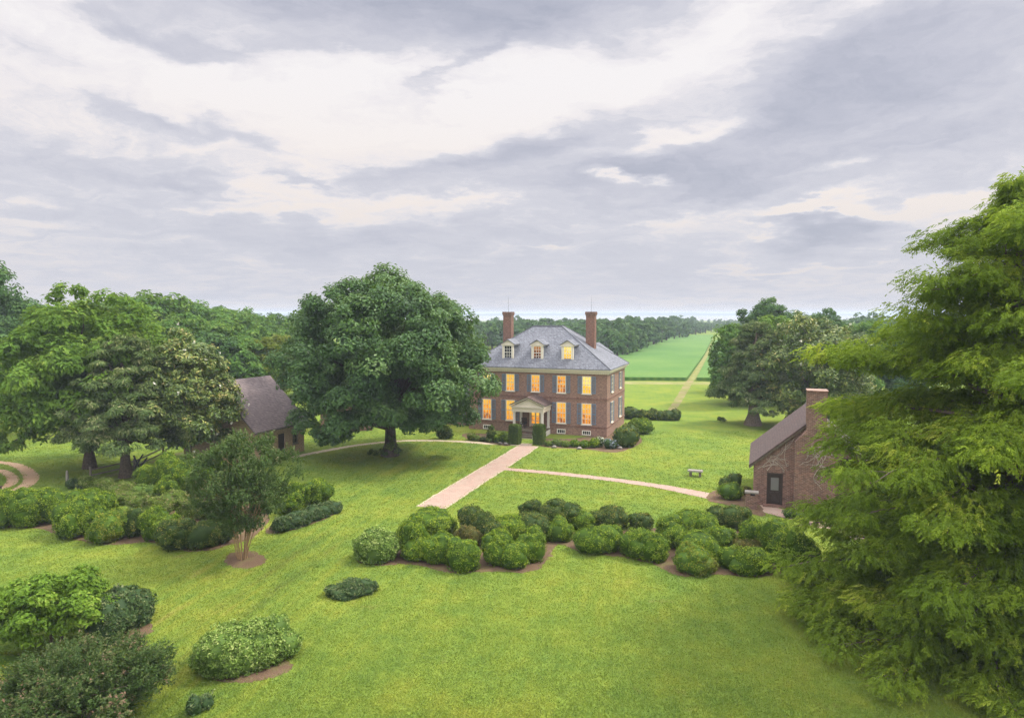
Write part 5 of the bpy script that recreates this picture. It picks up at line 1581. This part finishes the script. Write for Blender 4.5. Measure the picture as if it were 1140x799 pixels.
# low stone table / sundial on the lawn
q = G(774, 530)
tb = root('stone_table', (q[0], q[1], 0), HTH, 'low weathered stone bench on the lawn left of the brick cottage', 'bench')
g = Geo(); g.hexa([(-.62, -.3, .42), (.58, -.33, .42), (.62, .3, .42), (-.6, .32, .42), (-.6, -.28, .53), (.55, -.3, .54), (.6, .28, .53), (-.56, .3, .52)]); g.build('bench_top', M_STONE, tb)
for x in (-.38, .38):
    g = Geo(); g.box(x - .09, x + .09, -.2, .2, 0, .415); g.build('leg', M_GREYWOOD, tb)
q = G(775, 530)
g = Geo()
# stones edging the bed by the walk
SG = 'pale stones edging the mansion bed'
rng = np.random.default_rng(9)
for k, (px, py) in enumerate(((563, 495), (617, 498.5), (645, 500), (690, 499.5), (557, 494.3))):
    q = G(px, py); g = Geo(); V0, F0 = ico(2)
    g.add(V0 * (1 + .18 * np.sin(V0 @ rng.normal(0, 2.5, 3) + 1))[:, None] * (.28, .2, .16) + (0, 0, .10), F0, 0, None, True)
    o = g.build('edging_stone', M_STONE); o.location = (q[0], q[1], 0); o.rotation_euler = (0, 0, rng.uniform(0, 3))
    tag(o, ('pale stone at the left edge of the brick walk by the steps', 'pale stone in the bed right of the porch steps', 'pale stone below the right basement window', 'pale stone at the foot of the big corner boxwood', 'pale stone left of the one touching the walk')[k], 'stone', SG)

# ------------------------------------------------------------------ grass blades over the lawn
def inside(P_, poly):
    x, y = P_[:, 0], P_[:, 1]; r = np.zeros(len(P_), bool); n = len(poly)
    mn, mx = poly.min(0), poly.max(0)
    c = np.where((x >= mn[0]) & (x <= mx[0]) & (y >= mn[1]) & (y <= mx[1]))[0]
    if not len(c): return r
    xc, yc = x[c], y[c]; rc = np.zeros(len(c), bool); j = n - 1
    for i in range(n):
        xi, yi, xj, yj = *poly[i], *poly[j]
        m_ = ((yi > yc) != (yj > yc)) & (xc < (xj - xi) * (yc - yi) / (yj - yi + 1e-12) + xi)
        rc ^= m_; j = i
    r[c] = rc
    return r
rng = np.random.default_rng(700)
n = 440000
d = 19.0 / (1 - rng.uniform(0, 1, n) * (1 - 19.0 / 78.0))          # thins out with distance from the near lawn
a = rng.uniform(-1.15, 1.15, n)
P2 = np.stack([d * a, d], 1)
keep = np.ones(n, bool)
for poly in EXCL:
    keep &= ~inside(P2, np.asarray(poly))
P2 = P2[keep]; n = len(P2)
k = 3
Pb = np.repeat(P2, k, 0) + rng.normal(0, .13, (n * k, 2)); nk = len(Pb)
az = rng.uniform(0, 2 * np.pi, nk)
sz = np.repeat(np.clip(P2[:, 1] / 34, .75, 1.7), k)
h = rng.uniform(.025, .065, nk) * sz ** .5; w = rng.uniform(.012, .026, nk) * sz
ln = rng.normal(0, .035, (nk, 2)) * sz[:, None] ** .5
V = np.zeros((nk, 3, 3))
V[:, 0, :2] = Pb + np.stack([np.cos(az), np.sin(az)], 1) * w[:, None]; V[:, 1, :2] = Pb - np.stack([np.cos(az), np.sin(az)], 1) * w[:, None]
V[:, 0, 2] = V[:, 1, 2] = .001
V[:, 2, :2] = Pb + ln; V[:, 2, 2] = h
g = Geo(); g.add(V.reshape(-1, 3), np.arange(nk * 3).reshape(-1, 3), 0, np.repeat(np.clip(.5 + rng.normal(0, .22, nk), 0, 1), 3))
tag(g.build('grass', M_BLADE), kind='stuff')

# ------------------------------------------------------------------ haze
g = Geo(); g.box(-6200, 6200, -170, 6200, -1.4, 22.4)
m, nt, out = material('haze')
v = nt.node('ShaderNodeVolumePrincipled', {'Color': (.74, .86, 1.0, 1), 'Density': .00040, 'Anisotropy': .0})
nt.t.links.new(v.outputs[0], out.inputs['Volume'])
hz_o = tag(g.build('haze', m), kind='stuff')
